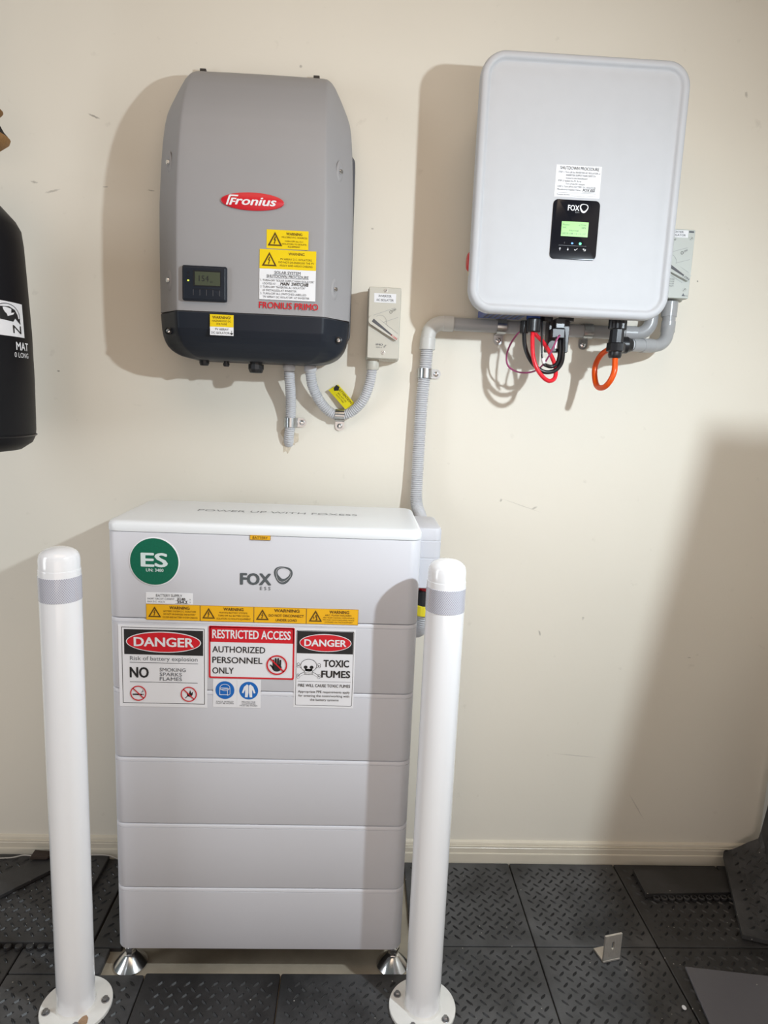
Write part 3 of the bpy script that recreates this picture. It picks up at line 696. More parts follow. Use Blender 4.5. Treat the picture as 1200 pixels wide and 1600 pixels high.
# shutdown label
FYY = -.1972
o, a = sticker(FX, 'shutdown_sticker', .4055, .5040, 1.7385, 1.8025, FYY, m_wht, label='white shutdown procedure sticker')
a.text(m_ink, 'SHUTDOWN PROCEDURE', .4140, .4985, 1.7935, .0062)
for i, (t, u0, u1) in enumerate((('STEP 1: Turn off the INVERTER AC ISOLATOR or', .411, .502), ('INVERTER SUPPLY MAIN SWITCH', .428, .492), ('located in the Switchboard', .428, .474),
                                 ('STEP 2: Isolate the PV Array', .411, .462), ('Turn off the DC Isolators', .428, .470), ('STEP 3: Turn off the BATTERY DC ISOLATOR', .411, .494), ('Manufacturer/Supplier Name:', .411, .462))):
    a.text(m_inkg, t, u0, u1, 1.7865-.0058*i, .0034)
a.text(m_ink, 'FOX ESS', .4665, .4930, 1.7510, .0052, bold=.03, shear=.2, name='handwriting')
a.line(m_inkg, .465, 1.7497, .496, 1.7497, .0004, 2, 'lettering')
a.line(m_inkg, .411, 1.7472, .496, 1.7472, .0004, 2, 'lettering'); a.text(m_inkg, 'Contact Number', .411, .440, 1.7415, .0032); a.line(m_inkg, .442, 1.7412, .496, 1.7412, .0004, 2, 'lettering')
a.done(o)
# display panel
bm = bmesh.new(); rr_front(bm, .4050, .5070, 1.6105, 1.7330, .010, [(0, FYY+.001), (0, FYY-.0015), (.0006, FYY-.002)], n=6)
DP = put('display_panel', bm, m_gloss, FX, smooth=40, label='glossy black display panel')
def tri_ring(a, mat, cx, cz, r, w, ph=0.0, lay=1, name='logo'):
    n = 60; o1 = []; i1 = []; o2 = []; i2 = []
    for i in range(n):
        t = 2*PI*i/n; R = r*(1+.085*math.cos(3*(t-ph)))
        o1.append((cx+R*math.cos(t), cz+R*math.sin(t)))
        k = 1-w/r*(.75+.35*math.cos(t+1.9)); i1.append((cx+R*k*math.cos(t), cz+R*k*math.sin(t)))
    a.band(mat, o1, i1, lay, name)
    for i in range(n):
        t = 2*PI*i/n; R = r*(1+.085*math.cos(3*(t-ph-.25)))
        k2 = 1-w/r*.45-.10; k3 = k2-w/r*(.4+.3*math.cos(t+3.6))
        o2.append((cx+R*k2*math.cos(t)-r*.0, cz+R*k2*math.sin(t))); i2.append((cx+R*(k2-.05)*math.cos(t), cz+R*(k2-.05)*math.sin(t)))
    return o2, i2
a = Art(front(FYY-.0021))
a.text(m_wht, 'FOX', .4370, .4615, 1.7110, .0108, bold=.025, name='logo'); tri_ring(a, m_wht, .4720, 1.7170, .0092, .0034, .45, 1, 'logo')
a.text(m_emb, 'ESS', .4540, .4625, 1.7065, .0025, name='logo')
a.rect(m_lcd, .4262, .4850, 1.6580, 1.6885, 1, 'screen')
for (t, u0, u1, zz) in (('Power', .4290, .4440, 1.6800), ('-177W', .4620, .4800, 1.6800), ('SoC', .4290, .4375, 1.6745), ('58%', .4700, .4800, 1.6745), ('Normal', .4440, .4640, 1.6685), ('2025-08-13 11:17', .4285, .4800, 1.6620)):
    a.text(m_inkg, t, u0, u1, zz, .0036, lay=2, name='readout')
a.text(m_emb, '!', .4350, .4358, 1.6420, .0042, name='indicator')
a.ell(m_ledb, .4525, 1.6440, .0024, .0018, 1, 'blue_light'); a.ell(m_ledg, .4700, 1.6440, .0028, .0026, 1, 'green_light')
a.line(m_emb, .423, 1.6390, .484, 1.6390, .0004, 1, 'divider')
def arrow(cx, cz, s): 
    a.line(m_wht, cx, cz-.0028, cx, cz+.0028, .0009, 1, 'button_mark'); a.poly(m_wht, [(cx-.0024, cz+.0004*s), (cx+.0024, cz+.0004*s), (cx, cz+.0032*s)], 1, 'button_mark')
arrow(.4265, 1.6315, 1); arrow(.4440, 1.6315, -1)
a.line(m_wht, .4580, 1.6318, .4602, 1.6295, .0009, 1, 'button_mark'); a.line(m_wht, .4600, 1.6295, .4650, 1.6340, .0009, 1, 'button_mark')
a.line(m_wht, .4765, 1.6330, .4830, 1.6330, .0009, 1, 'button_mark'); a.line(m_wht, .4830, 1.6330, .4830, 1.6298, .0009, 1, 'button_mark'); a.line(m_wht, .4790, 1.6300, .4830, 1.6300, .0009, 1, 'button_mark')
a.poly(m_wht, [(.4790, 1.6348), (.4790, 1.6312), (.4755, 1.6330)], 1, 'button_mark')
a.done(DP)
# underside bits
bm = bmesh.new(); box(bm, .278, .376, -.160, -.070, 1.4945, 1.5085, bev=.001)
TB = put('connector_strip', bm, m_bluep, FX, label='blue connector strip under casing')
for i in range(7):
    x = .288+i*.0125; bm = bmesh.new(); box(bm, x, x+.006, -.158, -.085, 1.4936, 1.4960, bev=.0008); put('slot', bm, m_black, TB)
# battery plug sockets
bm = bmesh.new(); lathe(bm, [(.014, 1.509), (.016, 1.506), (.016, 1.488), (.014, 1.484)], (.392, -.150, 0), 'z', 12); put('socket', bm, m_bluep, FX)
bm = bmesh.new(); lathe(bm, [(.013, 1.509), (.015, 1.506), (.015, 1.488), (.013, 1.484)], (.425, -.140, 0), 'z', 12); put('socket', bm, m_black, FX)
bm = bmesh.new(); lathe(bm, [(.020, 1.509), (.020, 1.500), (.018, 1.499), (.018, 1.490)], (.478, -.115, 0), 'z', 16); put('socket', bm, m_black, FX)

# ------------------------------------------------------------------ rigid grey conduits right
def elbow_pipe(T, pts, r, mat, step=.004): return put('pipe', tube(pts, r, step, 24), mat, T, smooth=60)
def sleeve(T, a, b, r, mat, name='coupling'):
    a, b = Vector(a), Vector(b); d = (b-a).normalized(); bm = bmesh.new()
    sweep(bm, [a, a+d*.0008, b-d*.0008, b], [r-.0008, r, r, r-.0008], 26); return put(name, bm, mat, T, smooth=40)
m_pale = M('pale_grey_elbow', (0.60, 0.60, 0.58), 0.4)
T = thing('rigid_conduit', 'grey rigid conduit running behind the white inverter with a pale elbow at its left end', 'conduit', (.45, -.03, 1.48))
pz = lambda x: 1.4825-(x-.21)*.008
put('pipe', tube([(.214, -.028, 1.4825), (.40, -.028, 1.481), (.58, -.028, 1.4795), (.664, -.030, 1.479)], .0160, .02, 24), m_rigid, T, smooth=60)
put('elbow', tube([(.1655, -.026, 1.440), (.1660, -.026, 1.452), (.170, -.026, 1.466), (.180, -.027, 1.4765), (.192, -.028, 1.4815), (.205, -.028, 1.4825), (.226, -.028, 1.4825)], .0180, .003, 24), m_pale, T, smooth=60)
sleeve(T, (.1648, -.026, 1.4185), (.1655, -.026, 1.447), .0192, m_pale); sleeve(T, (.200, -.028, 1.4825), (.2255, -.028, 1.4825), .0188, m_pale)
sleeve(T, (.650, -.030, 1.4792), (.680, -.032, 1.4792), .0182, m_rigid)
put('bend', tube([(.675, -.032, 1.4792), (.688, -.032, 1.4800), (.703, -.032, 1.4870), (.7125, -.032, 1.5000), (.7150, -.032, 1.515), (.7150, -.032, 1.556)], .0160, .003, 24), m_rigid, T, smooth=60)
T = thing('rigid_conduit', 'grey rigid conduit elbow dropping from the green-grey isolator to the black gland', 'conduit', (.72, -.06, 1.44))
put('pipe', tube([(.750, -.050, 1.556), (.750, -.052, 1.520), (.7490, -.055, 1.492), (.743, -.062, 1.468), (.729, -.070, 1.4535), (.710, -.077, 1.4475), (.683, -.094, 1.4455), (.640, -.111, 1.4440)], .0150, .003, 24), m_rigid, T, smooth=60)
sleeve(T, (.750, -.050, 1.520), (.750, -.050, 1.556), .0182, m_rigid); sleeve(T, (.7497, -.053, 1.483), (.750, -.052, 1.510), .0165, m_rigid)
sleeve(T, (.668, -.100, 1.4450), (.702, -.082, 1.4468), .0165, m_rigid); sleeve(T, (.634, -.113, 1.4440), (.655, -.105, 1.4443), .0130, m_cond, 'spigot')
T = thing('flexible_conduit', 'long grey corrugated conduit descending from the pale elbow to behind the battery cabinet', 'conduit', (.155, -.03, 1.0))
put('hose', corrugated([(.1645, -.026, 1.424), (.1635, -.026, 1.38), (.1585, -.026, 1.30), (.1565, -.027, 1.20), (.1555, -.030, 1.10), (.156, -.040, 1.04), (.1640, -.070, 1.012), (.166, -.110, 1.000)], .0155, .0053), m_cond, T, smooth=60)
make_clamp((.1625, 0, 1.3615), .0158, 0, 'zinc saddle clamp on the long vertical conduit below its elbow', -.026)
make_clamp((.3440, -.0, 1.4815), .0165, PI/2, 'zinc saddle clamp under the left end of the white inverter', -.028)
make_clamp((.5590, -.0, 1.4800), .0165, PI/2, 'zinc saddle clamp between the black dongle and the orange cable', -.028)

# ------------------------------------------------------------------ cables under the white inverter
def ribbed(bm, c, r, h, z_top, n=12):
    sec = []
    for k in range(n*2):
        a = PI*k/n; rr = r*(1.0 if k % 2 else .90); sec.append((rr*math.cos(a), rr*math.sin(a)))
    loft(bm, [[(c[0]+x*s, c[1]+y*s, z) for x, y in sec] for s, z in ((.9, z_top), (1, z_top-.002), (1, z_top-h+.002), (.88, z_top-h))])
T = thing('red_cable', 'thick red cable looping down from a black plug under the white inverter', 'cable', (.41, -.16, 1.35))
put('cable', tube([(.391, -.158, 1.462), (.389, -.168, 1.440), (.391, -.176, 1.405), (.400, -.180, 1.378), (.417, -.178, 1.358), (.434, -.172, 1.350), (.449, -.162, 1.358), (.452, -.150, 1.382), (.442, -.136, 1.412), (.425, -.125, 1.440), (.405, -.118, 1.462), (.395, -.115, 1.500)], .0048, sides=16), m_redc, T, smooth=180)
bm = bmesh.new(); ribbed(bm, (.392, -.156), .0160, .030, 1.4880); put('plug', bm, m_black, T, smooth=30)
T = thing('black_cable', 'thick black cable looping below the white inverter beside the red one', 'cable', (.42, -.14, 1.37))
put('cable', tube([(.374, -.145, 1.462), (.376, -.152, 1.430), (.386, -.158, 1.402), (.403, -.162, 1.381), (.425, -.162, 1.3700), (.448, -.158, 1.374), (.464, -.150, 1.390), (.470, -.140, 1.412), (.471, -.130, 1.450), (.470, -.120, 1.492)], .0048, sides=16), m_blk, T, smooth=180)
put('second_loop', tube([(.425, -.150, 1.388), (.440, -.156, 1.383), (.455, -.150, 1.392), (.462, -.140, 1.415), (.462, -.130, 1.45), (.462, -.122, 1.492)], .0044, sides=14), m_blk, T, smooth=180)
bm = bmesh.new(); ribbed(bm, (.3745, -.142), .0100, .028, 1.484); put('plug', bm, m_black, T, smooth=30)
T = thing('purple_wire', 'thin purple wire curling round the red cable', 'wire', (.38, -.15, 1.37))
put('wire', tube([(0.3778, -0.12, 1.4676), (0.3679, -0.1, 1.4563), (0.3576, -0.08, 1.433), (0.3534, -0.07, 1.4072), (0.3598, -0.07, 1.3849), (0.3777, -0.08, 1.3726), (0.4003, -0.1, 1.37), (0.4181, -0.12, 1.3768), (0.4268, -0.145, 1.3916), (0.4348, -0.16, 1.4128), (0.4451, -0.166, 1.4424), (0.4529, -0.16, 1.4531)], .0021, sides=10), m_pink, T, smooth=180)
T = thing('thin_black_wire', 'thin black wire hanging straight down ending in a white tie', 'wire', (.415, -.15, 1.38))
put('wire', tube([(.414, -.145, 1.500), (.412, -.155, 1.47), (.412, -.164, 1.43), (.415, -.168, 1.398), (.424, -.168, 1.382)], .0023, sides=10), m_blk, T, smooth=180)
bm = bmesh.new(); sweep(bm, [(.4155, -.168, 1.400), (.4195, -.169, 1.3885)], .0042, 12); put('cable_tie', bm, m_wht, T, label='white tie')
T = thing('communication_dongle', 'black communication dongle with small white sticker hanging under the white inverter', 'dongle', (.46, -.12, 1.42))
bm = bmesh.new(); rr_front(bm, .4350, .4840, 1.4180, 1.4900, .004, [(.001, -.098), (0, -.100), (0, -.128), (.0015, -.130)], n=4); put('body', bm, m_black, T, smooth=35)
bm = bmesh.new(); box(bm, .438, .468, -.150, -.130, 1.4480, 1.4700, bev=.002); put('latch', bm, m_black, T)
bm = bmesh.new(); box(bm, .446, .468, -.146, -.120, 1.4700, 1.4930, bev=.002); put('connector', bm, M('dark_grey_clip', (.06, .065, .07), .3), T)
o, a = sticker(T, 'sticker', .4525, .4700, 1.4265, 1.4475, -.1300, m_wht, label='white sticker')
for i in range(6): a.line(m_inkg, .4655-.0002*i, 1.4300+.0026*i, .4685, 1.4300+.0026*i, .0008, 1, 'printing')
for i in range(4): a.line(m_inkg, .4575, 1.430+.003*i, .4640, 1.430+.003*i, .0007, 1, 'printing')
a.done(o)
T = thing('cable_gland', 'large black cable gland at the lower right of the white inverter', 'gland', (.588, -.15, 1.41))
bm = bmesh.new(); ribbed(bm, (.588, -.150), .0205, .026, 1.4985, 14); put('upper_nut', bm, m_black, T, smooth=30)
bm = bmesh.new(); lathe(bm, [(.0165, 1.4750), (.0165, 1.4400)], (.588, -.150, 0), 'z', 10); put('body', bm, M('gland_body_black', (.018, .019, .022), .28), T)
bm = bmesh.new(); ribbed(bm, (.588, -.150), .0215, .020, 1.4430, 9); put('lower_nut', bm, m_black, T, smooth=30)
bm = bmesh.new(); lathe(bm, [(.0150, 1.4240), (.0155, 1.4160), (.0135, 1.4100), (.0115, 1.4085)], (.588, -.150, 0), 'z', 24); put('seal', bm, m_black, T, smooth=40)
bm = bmesh.new()
lathe(bm, [(.0150, .590), (.0185, .594), (.0185, .606), (.0165, .608), (.0195, .612), (.0200, .627), (.0170, .632), (.0140, .6395)], (0, -.114, 1.4425), 'x', 14); put('side_gland', bm, m_black, T, smooth=30)
bm = bmesh.new(); box(bm, .582, .598, -.145, -.112, 1.430, 1.456, bev=.004); put('side_arm', bm, m_black, T)
T = thing('orange_cable', 'thick orange cable looping out of the black gland', 'cable', (.565, -.15, 1.34))
put('cable', tube([(.588, -.150, 1.420), (.587, -.158, 1.400), (.584, -.166, 1.376), (.577, -.160, 1.353), (.570, -.140, 1.341), (.566, -.112, 1.346), (.565, -.092, 1.372), (.5665, -.090, 1.398), (.573, -.103, 1.419), (.584, -.130, 1.433)], .0066, sides=18), m_org, T, smooth=180)

# ------------------------------------------------------------------ battery cabinet
BX0, BX1, BY0, BY1 = -.4912, .1384, -.3916, -.1000
BT = thing('battery_cabinet', 'tall light grey stacked battery cabinet covered in safety signs on steel feet', 'battery cabinet', ((BX0+BX1)/2, -.25, 0))
R_ = .024
zs = [1.0135, .8350, .6825, .5299, .3774, .2248, .0723]
for i in range(6):
    zt, zb = zs[i], zs[i+1]
    prof = [(.003, zb+.0006), (.0008, zb+.0014), (0, zb+.003), (0, zt-.0100), (.0010, zt-.0097), (.0012, zt-.0090), (0, zt-.0084), (0, zt-.0028), (.0012, zt-.0012), (.004, zt-.0004)]
    if i == 0: prof = [(.003, zb+.0006), (.0008, zb+.0014), (0, zb+.003), (0, zt-.0022), (.0012, zt-.0006)]
    bm = bmesh.new(); rr_plan(bm, BX0, BX1, BY0, BY1, R_, prof, n=8)
    put('control_module' if i == 0 else 'battery_module', bm, m_batt, BT, smooth=40)
bm = bmesh.new(); rr_plan(bm, BX0-.0008, BX1+.0008, BY0-.0008, BY1, R_, [(.004, 1.0130), (.0004, 1.0140), (0, 1.0150), (0, 1.0260), (.001, 1.0295), (.0035, 1.0325), (.0085, 1.0345), (.016, 1.0352)], n=8)
LID = put('lid', bm, m_lid, BT, smooth=50, label='white lid with embossed lettering')
a = Art(lambda u, v, d: (u, -.235+(v)*1.0, 1.0353+d)); a.text(m_emb, 'POWER UP WITH FOXESS', -.345, .006, -.014, .0210, lay=1, name='embossed_lettering'); a.done(LID)
bm = bmesh.new(); box(bm, BX0+.03, BX1-.03, BY0+.03, BY1-.02, .055, .0735); put('base_frame', bm, m_slot, BT)
for x, y in ((-.4740, -.3560), (.1230, -.3560), (-.4740, -.135), (.1230, -.135)):
    bm = bmesh.new(); lathe(bm, [(.0360, .0005), (.0375, .0025), (.0370, .0060), (.0140, .0310), (.0120, .0320), (.010, .0322)], (x, y, 0), 'z', 40)
    lathe(bm, [(.0075, .036), (.0075, .074)], (x, y, 0), 'z', 16); lathe(bm, [(.0125, .0430), (.0140, .0438), (.0140, .0500), (.0125, .0508)], (x, y, 0), 'z', 6); lathe(bm, [(.0115, .0320), (.0115, .0400)], (x, y, 0), 'z', 6)
    put('levelling_foot', bm, m_steel, BT, smooth=30, label='chrome levelling foot')
YB = BY0
# side junction box with its fittings
bm = bmesh.new(); rr_plan(bm, .132, .1930, -.285, -.130, .016, [(.002, .884), (0, .886), (0, .9505), (.001, .951), (.001, .9535), (0, .954), (0, .9895), (.001, .990), (.001, .9925), (0, .993), (0, 1.014), (.002, 1.019), (.006, 1.021)], n=6)
J = put('junction_box', bm, m_batt, BT, smooth=40)
bm = bmesh.new(); box(bm, .192, .200, -.215, -.195, .895, .985, bev=.002); put('cover_clip', bm, m_batt, J)
bm = bmesh.new(); lathe(bm, [(.015, .888), (.016, .884), (.016, .866), (.013, .862)], (.168, -.250, 0), 'z', 16); put('red_plug', bm, m_knobr, J)
bm = bmesh.new(); lathe(bm, [(.018, .872), (.019, .868), (.019, .838), (.016, .834)], (.1655, -.250, 0), 'z', 16); put('black_plug', bm, m_black, J)
bm = bmesh.new(); lathe(bm, [(.0195, .838), (.0205, .836), (.0205, .815), (.0195, .813)], (.1640, -.248, 0), 'z', 16); put('yellow_plug', bm, m_yelr, J)
put('hose', corrugated([(.166, -.250, .850), (.166, -.248, .820), (.165, -.238, .79), (.160, -.215, .765), (.150, -.180, .750), (.13, -.15, .745)], .0165, .0053), m_cond, J, smooth=60)
# control module badge
a = Art(front(YB-.0001)); a.text(m_logo, 'FOX', -.2250, -.1650, .9125, .0225, bold=.055, name='logo')
tri_ring(a, m_logo, -.1400, .9345, .0185, .0098, .45, 1, 'logo'); a.text(m_logo, 'E S S', -.1860, -.1650, .9015, .0068, name='logo'); 
o2 = []
a.done(BT)
a = Art(front(YB-.0006))
n = 60; o1 = []; i1 = []
for i in range(n):
    t = 2*PI*i/n; Rr = .0185*(1+.085*math.cos(3*(t-.2)))*.80
    o1.append((-.1402+Rr*math.cos(t), .9350+Rr*math.sin(t))); i1.append((-.1402+(Rr-.0006)*math.cos(t), .9350+(Rr-.0006)*math.sin(t)))
a.band(m_wht2, o1, i1, 1, 'logo_highlight'); a.done(BT)
# round ES sign
bm = bmesh.new(); loft(bm, [[(-.3965+(.0500-i)*math.cos(2*PI*k/56), y, .9540+(.0500-i)*math.sin(2*PI*k/56)) for k in range(56)] for i, y in ((0, YB+.0002), (0, YB-.0010), (.0004, YB-.0012))])
ES = put('round_sign', bm, m_wht, BT, smooth=40, label='round green ES sign')
a = Art(front(YB-.0012)); a.ell(m_green, -.3965, .9540, .0478, lay=1, name='green_disc', n=56)
m_es = M('reflective_white', (.70, .80, .80), .3)
a.text(m_es, 'ES', -.4215, -.3715, .9440, .0270, bold=.035); a.text(m_es, 'UN: 3480', -.4130, -.3785, .9335, .0062, bold=.02); a.done(ES)
def st(*aa, **k): return sticker(BT, *aa, **k)
o, a = st('battery_label', -.2070, -.1660, 1.0050, 1.0130+.0015, YB-.0009, m_amb, label='tiny amber battery label'); a.frame(m_inkb, -.2070, -.1660, 1.0050, 1.0145, .0005); a.text(m_inkb, 'BATTERY', -.2015, -.1715, 1.0072, .0050); a.done(o)
o, a = st('supply_sticker', -.4145, -.3210, .8670, .8900, YB, m_wht, label='white battery supply sticker')
a.text(m_inkg, 'BATTERY SUPPLY', -.3940, -.3420, .8815, .0055); a.text(m_inkg, 'SHORT CIRCUIT CURRENT', -.4115, -.3575, .8755, .0034); a.text(m_inkg, 'MAX D.C. VOLTS', -.4115, -.3770, .8695, .0034)
a.text(m_ink, '3140', -.3520, -.3360, .8752, .0048, bold=.03, name='handwriting'); a.text(m_ink, '354.2', -.3520, -.3320, .8690, .0048, bold=.03, name='handwriting')
a.line(m_inkg, -.3560, .8745, -.3300, .8745, .0004, 2, 'lettering'); a.line(m_inkg, -.3560, .8682, -.3300, .8682, .0004, 2, 'lettering')
a.text(m_inkg, 'A', -.3275, -.3250, .8755, .0034); a.text(m_inkg, 'V', -.3275, -.3250, .8695, .0034); a.done(o)
W_ = [(-.4145, -.3065, (('BATTERY SYSTEM D.C. ISOLATORS', .035, .100), ('DO NOT DE-ENERGISE THE BATTERY', .035, .099), ('SYSTEM AND BATTERY SYSTEM CABLING', .033, .103)), 'battery isolators'),
      (-.3060, -.1980, (('MULTIPLE BATTERY SYSTEMS', .038, .095), ('TURN OFF ALL BATTERY SYSTEM', .036, .099), ('ISOLATORS TO ISOLATE EQUIPMENT', .033, .102)), 'multiple battery systems'),
      (-.1975, -.0915, (('DO NOT DISCONNECT', .030, .102), ('UNDER LOAD', .043, .088)), 'do not disconnect'),
      (-.0910, .0150, (('ARC FLASH HAZARD', .038, .092), ('ARC FLASH HAZARD APPROPRIATE', .034, .098), ('PPE AND TOOLS REQUIRED WHILE', .034, .098), ('WORKING ON THIS EQUIPMENT', .037, .095)), 'arc flash')]
for i, (u0, u1, lines, nm) in enumerate(W_):
    o, a = st('warning_sticker', u0, u1, .8325, .8655, YB, m_amb, label='amber %s warning sticker' % nm)
    a.frame(m_inkb, u0, u1, .8325, .8655, .0004)
    if i < 3: a.tri_bolt(m_inkb, m_amb, u0+.0170, .8385, .0260, .0225)
    else:
        cx = u0+.0185; t_ = .0023
        a.band(m_inkb, [(cx-.0135, .8380), (cx+.0135, .8380), (cx, .8620)], [(cx-.0095, .8402), (cx+.0095, .8402), (cx, .8572)], 2, 'hazard_triangle')
        a.poly(m_inkb, [(cx+.0045, .8412), (cx-.0005, .8412), (cx+.0020, .8440), (cx-.0002, .8480), (cx, .8525), (cx+.0022, .8520), (cx+.0030, .8460)], 2, 'hazard_triangle')
        a.poly(m_inkb, [(cx-.0030, .8500), (cx-.0055, .8450), (cx-.0035, .8455), (cx-.0045, .8415), (cx-.0015, .8465), (cx-.0030, .8462)], 2, 'hazard_triangle')
    zz = .8575
    a.text(m_inkb, 'WARNING', u0+(.047 if i != 2 else .041), u0+(.087 if i != 2 else .092), .8560, .0062, bold=.02)
    if i == 2:
        a.text(m_inkb, lines[0][0], u0+.030, u0+.101, .8460, .0052, bold=.01); a.text(m_inkb, lines[1][0], u0+.044, u0+.087, .8365, .0052, bold=.01)
    else:
        k_ = len(lines)
        for j, (t, p, q_) in enumerate(lines): a.text(m_inkb, t, u0+p, u0+q_, .8500-.0190/k_*j-(0 if k_ == 3 else -.0005), .0034 if j == 0 or k_ == 3 else .0026)
    a.done(o)
# danger sign, left
def prohib(a, cx, cz, r, lay=4, w=.0028):
    nm = 'prohibition_sign#%.4f' % cx
    a.ring(m_red, cx, cz, r, w, lay, nm); a.line(m_red, cx-r*.66, cz+r*.66, cx+r*.66, cz-r*.66, w, lay, nm)
o, a = st('danger_sign', -.4715, -.2925, .6445, .8205, YB, m_wht2, label='large danger sign about battery explosion')
a.frame(m_ink, -.4650, -.2975, .6520, .8160, .0010); a.rect(m_ink, -.4600, -.3005, .7580, .8115, 1, 'black_field')
a.ell(m_wht2, -.3803, .7855, .0758, .0225, 2, 'oval', 48); a.ell(m_red, -.3803, .7855, .0738, .0206, 3, 'oval', 48)
a.text(m_wht2, 'DANGER', -.4395, -.3200, .7765, .0185, bold=.035, lay=4)
a.text(m_inkg, 'Risk of battery explosion', -.4490, -.3120, .7455, .0085, lay=1); a.line(m_ink, -.4495, .7405, -.3110, .7405, .0009)
a.text(m_ink, 'NO', -.4490, -.4120, .7085, .0215, bold=.04)
for i, (t, p) in enumerate((('SMOKING', -.3360), ('SPARKS', -.3440), ('FLAMES', -.3440))): a.text(m_inkg, t, -.3890, p, .7225-.0100*i, .0075)
a.line(m_ink, -.4500, .6985, -.3120, .6985, .0009)
for cx in (-.4330, -.3300): prohib(a, cx, .6740, .0165, w=.0022)
a.rect(m_ink, -.4450, -.4250, .6695, .6725, 1, 'cigarette'); a.rect(m_ink, -.4240, -.4225, .6695, .6725, 1, 'cigarette')
for k in range(3): a.line(m_ink, -.4280+.002*k, .6755+.0015*k, -.4225-.001*k, .6775+.002*k, .0008, 1, 'smoke')
a.line(m_ink, -.3375, .6650, -.3290, .6735, .0016, 1, 'match')
a.poly(m_ink, [(-.3330, .6690), (-.3345, .6760), (-.3300, .6745), (-.3275, .6835), (-.3250, .6760), (-.3215, .6800), (-.3225, .6720), (-.3270, .6680)], 1, 'flame')
a.done(o)
# restricted access
o, a = st('restricted_access_sign', -.2890, -.1140, .7105, .8235, YB-.0002, m_wht2, label='red bordered restricted access sign')
bz0, bz1 = .7105, .8235
a.band(m_red, rrect(-.2890, -.1140, bz0, bz1, .003, 3), rrect(-.2855, -.1175, bz0+.0035, bz1-.0035, .002, 3), 1, 'border')
a.rect(m_red, -.2870, -.1160, .7890, .8215, 1, 'red_field'); a.text(m_wht2, 'RESTRICTED ACCESS', -.2815, -.1225, .7975, .0175, bold=.03)
for (t, p, zz) in (('AUTHORIZED', -.1740, .7670), ('PERSONNEL', -.1795, .7440), ('ONLY', -.2380, .7210)): a.text(m_ink, t, -.2815, p, zz, .0130, bold=.012)
cx, cz = -.1495, .7425
a.ell(m_ink, cx, cz-.0060, .0098, .0085, 2, 'hand')
for k, (fx, fl) in enumerate(((-.0075, .0115), (-.0025, .0150), (.0025, .0150), (.0072, .0115))):
    a.poly(m_ink, [(cx+fx*.9-.0019, cz-.004), (cx+fx*.9+.0019, cz-.004), (cx+fx+.0019, cz+fl-.0015), (cx+fx+.001, cz+fl), (cx+fx-.001, cz+fl), (cx+fx-.0019, cz+fl-.0015)], 3, 'hand')
a.poly(m_ink, [(cx-.0060, cz-.0115), (cx-.0150, cz-.0005), (cx-.0130, cz+.0010), (cx-.0075, cz-.0040)], 2, 'hand')
prohib(a, cx, cz, .0215, 5, .0030); a.done(o)
# toxic fumes
o, a = st('toxic_fumes_sign', -.1140, .0110, .6500, .8220, YB, m_wht2, label='danger toxic fumes sign with skull')
a.band(m_ink, rrect(-.1105, .0080, .6545, .8185, .003, 3), rrect(-.1098, .0073, .6552, .8178, .003, 3), 1, 'border'); a.rect(m_ink, -.1090, .0065, .7690, .8170, 1, 'black_field')
a.ell(m_wht2, -.0505, .7925, .0535, .0192, 2, 'oval', 48); a.ell(m_red, -.0505, .7925, .0520, .0177, 3, 'oval', 48); a.text(m_wht2, 'DANGER', -.0935, -.0080, .7855, .0140, bold=.035, lay=4)
a.text(m_ink, 'TOXIC', -.0530, -.0010, .7410, .0145, bold=.035); a.text(m_ink, 'FUMES', -.0570, .0020, .7175, .0145, bold=.035)
sx_, sz_ = -.0840, .7400
for s in (1, -1):
    a.line(m_ink, sx_-.0215, sz_-.0120*s-.009, sx_+.0215, sz_+.0120*s-.009, .0050, 1, 'bones'); a.line(m_wht2, sx_-.0210, sz_-.0120*s-.009, sx_+.0210, sz_+.0120*s-.009, .0036, 2, 'bones')
    for e in (1, -1):
        for q_ in (1, -1):
            a.ell(m_ink, sx_+.0215*e, sz_-.009+.0120*s*e+.0022*q_, .0031, lay=1, name='bones', n=16); a.ell(m_wht2, sx_+.0213*e, sz_-.009+.0120*s*e+.0022*q_, .0024, lay=2, name='bones', n=16)
a.ell(m_ink, sx_, sz_+.0030, .0168, .0140, 3, 'skull'); a.rect(m_ink, sx_-.0085, sx_+.0085, sz_-.0165, sz_-.004, 3, 'skull')
a.ell(m_wht2, sx_, sz_+.0030, .0159, .0131, 4, 'skull'); a.rect(m_wht2, sx_-.0077, sx_+.0077, sz_-.0157, sz_-.004, 4, 'skull')
for s in (1, -1): a.ell(m_ink, sx_+.0062*s, sz_-.0005, .0040, .0034, 5, 'skull', 20)
a.poly(m_ink, [(sx_-.0018, sz_-.0080), (sx_+.0018, sz_-.0080), (sx_, sz_-.0040)], 5, 'skull')
for k in range(-2, 3): a.line(m_ink, sx_+.0030*k, sz_-.0152, sx_+.0030*k, sz_-.0112, .0006, 5, 'skull')
a.line(m_ink, -.1060, .7080, .0040, .7080, .0005); a.text(m_ink, 'FIRE WILL CAUSE TOXIC FUMES', -.1050, .0030, .6960, .0062, bold=.01)
for i, (t, p, q_) in enumerate((('Appropriate PPE requirements apply', -.1050, .0030), ('for entering the room/working with', -.1040, .0020), ('the battery systems', -.0800, -.0200))): a.text(m_ink, t, p, q_, .6830-.0088*i, .0050)
a.done(o)
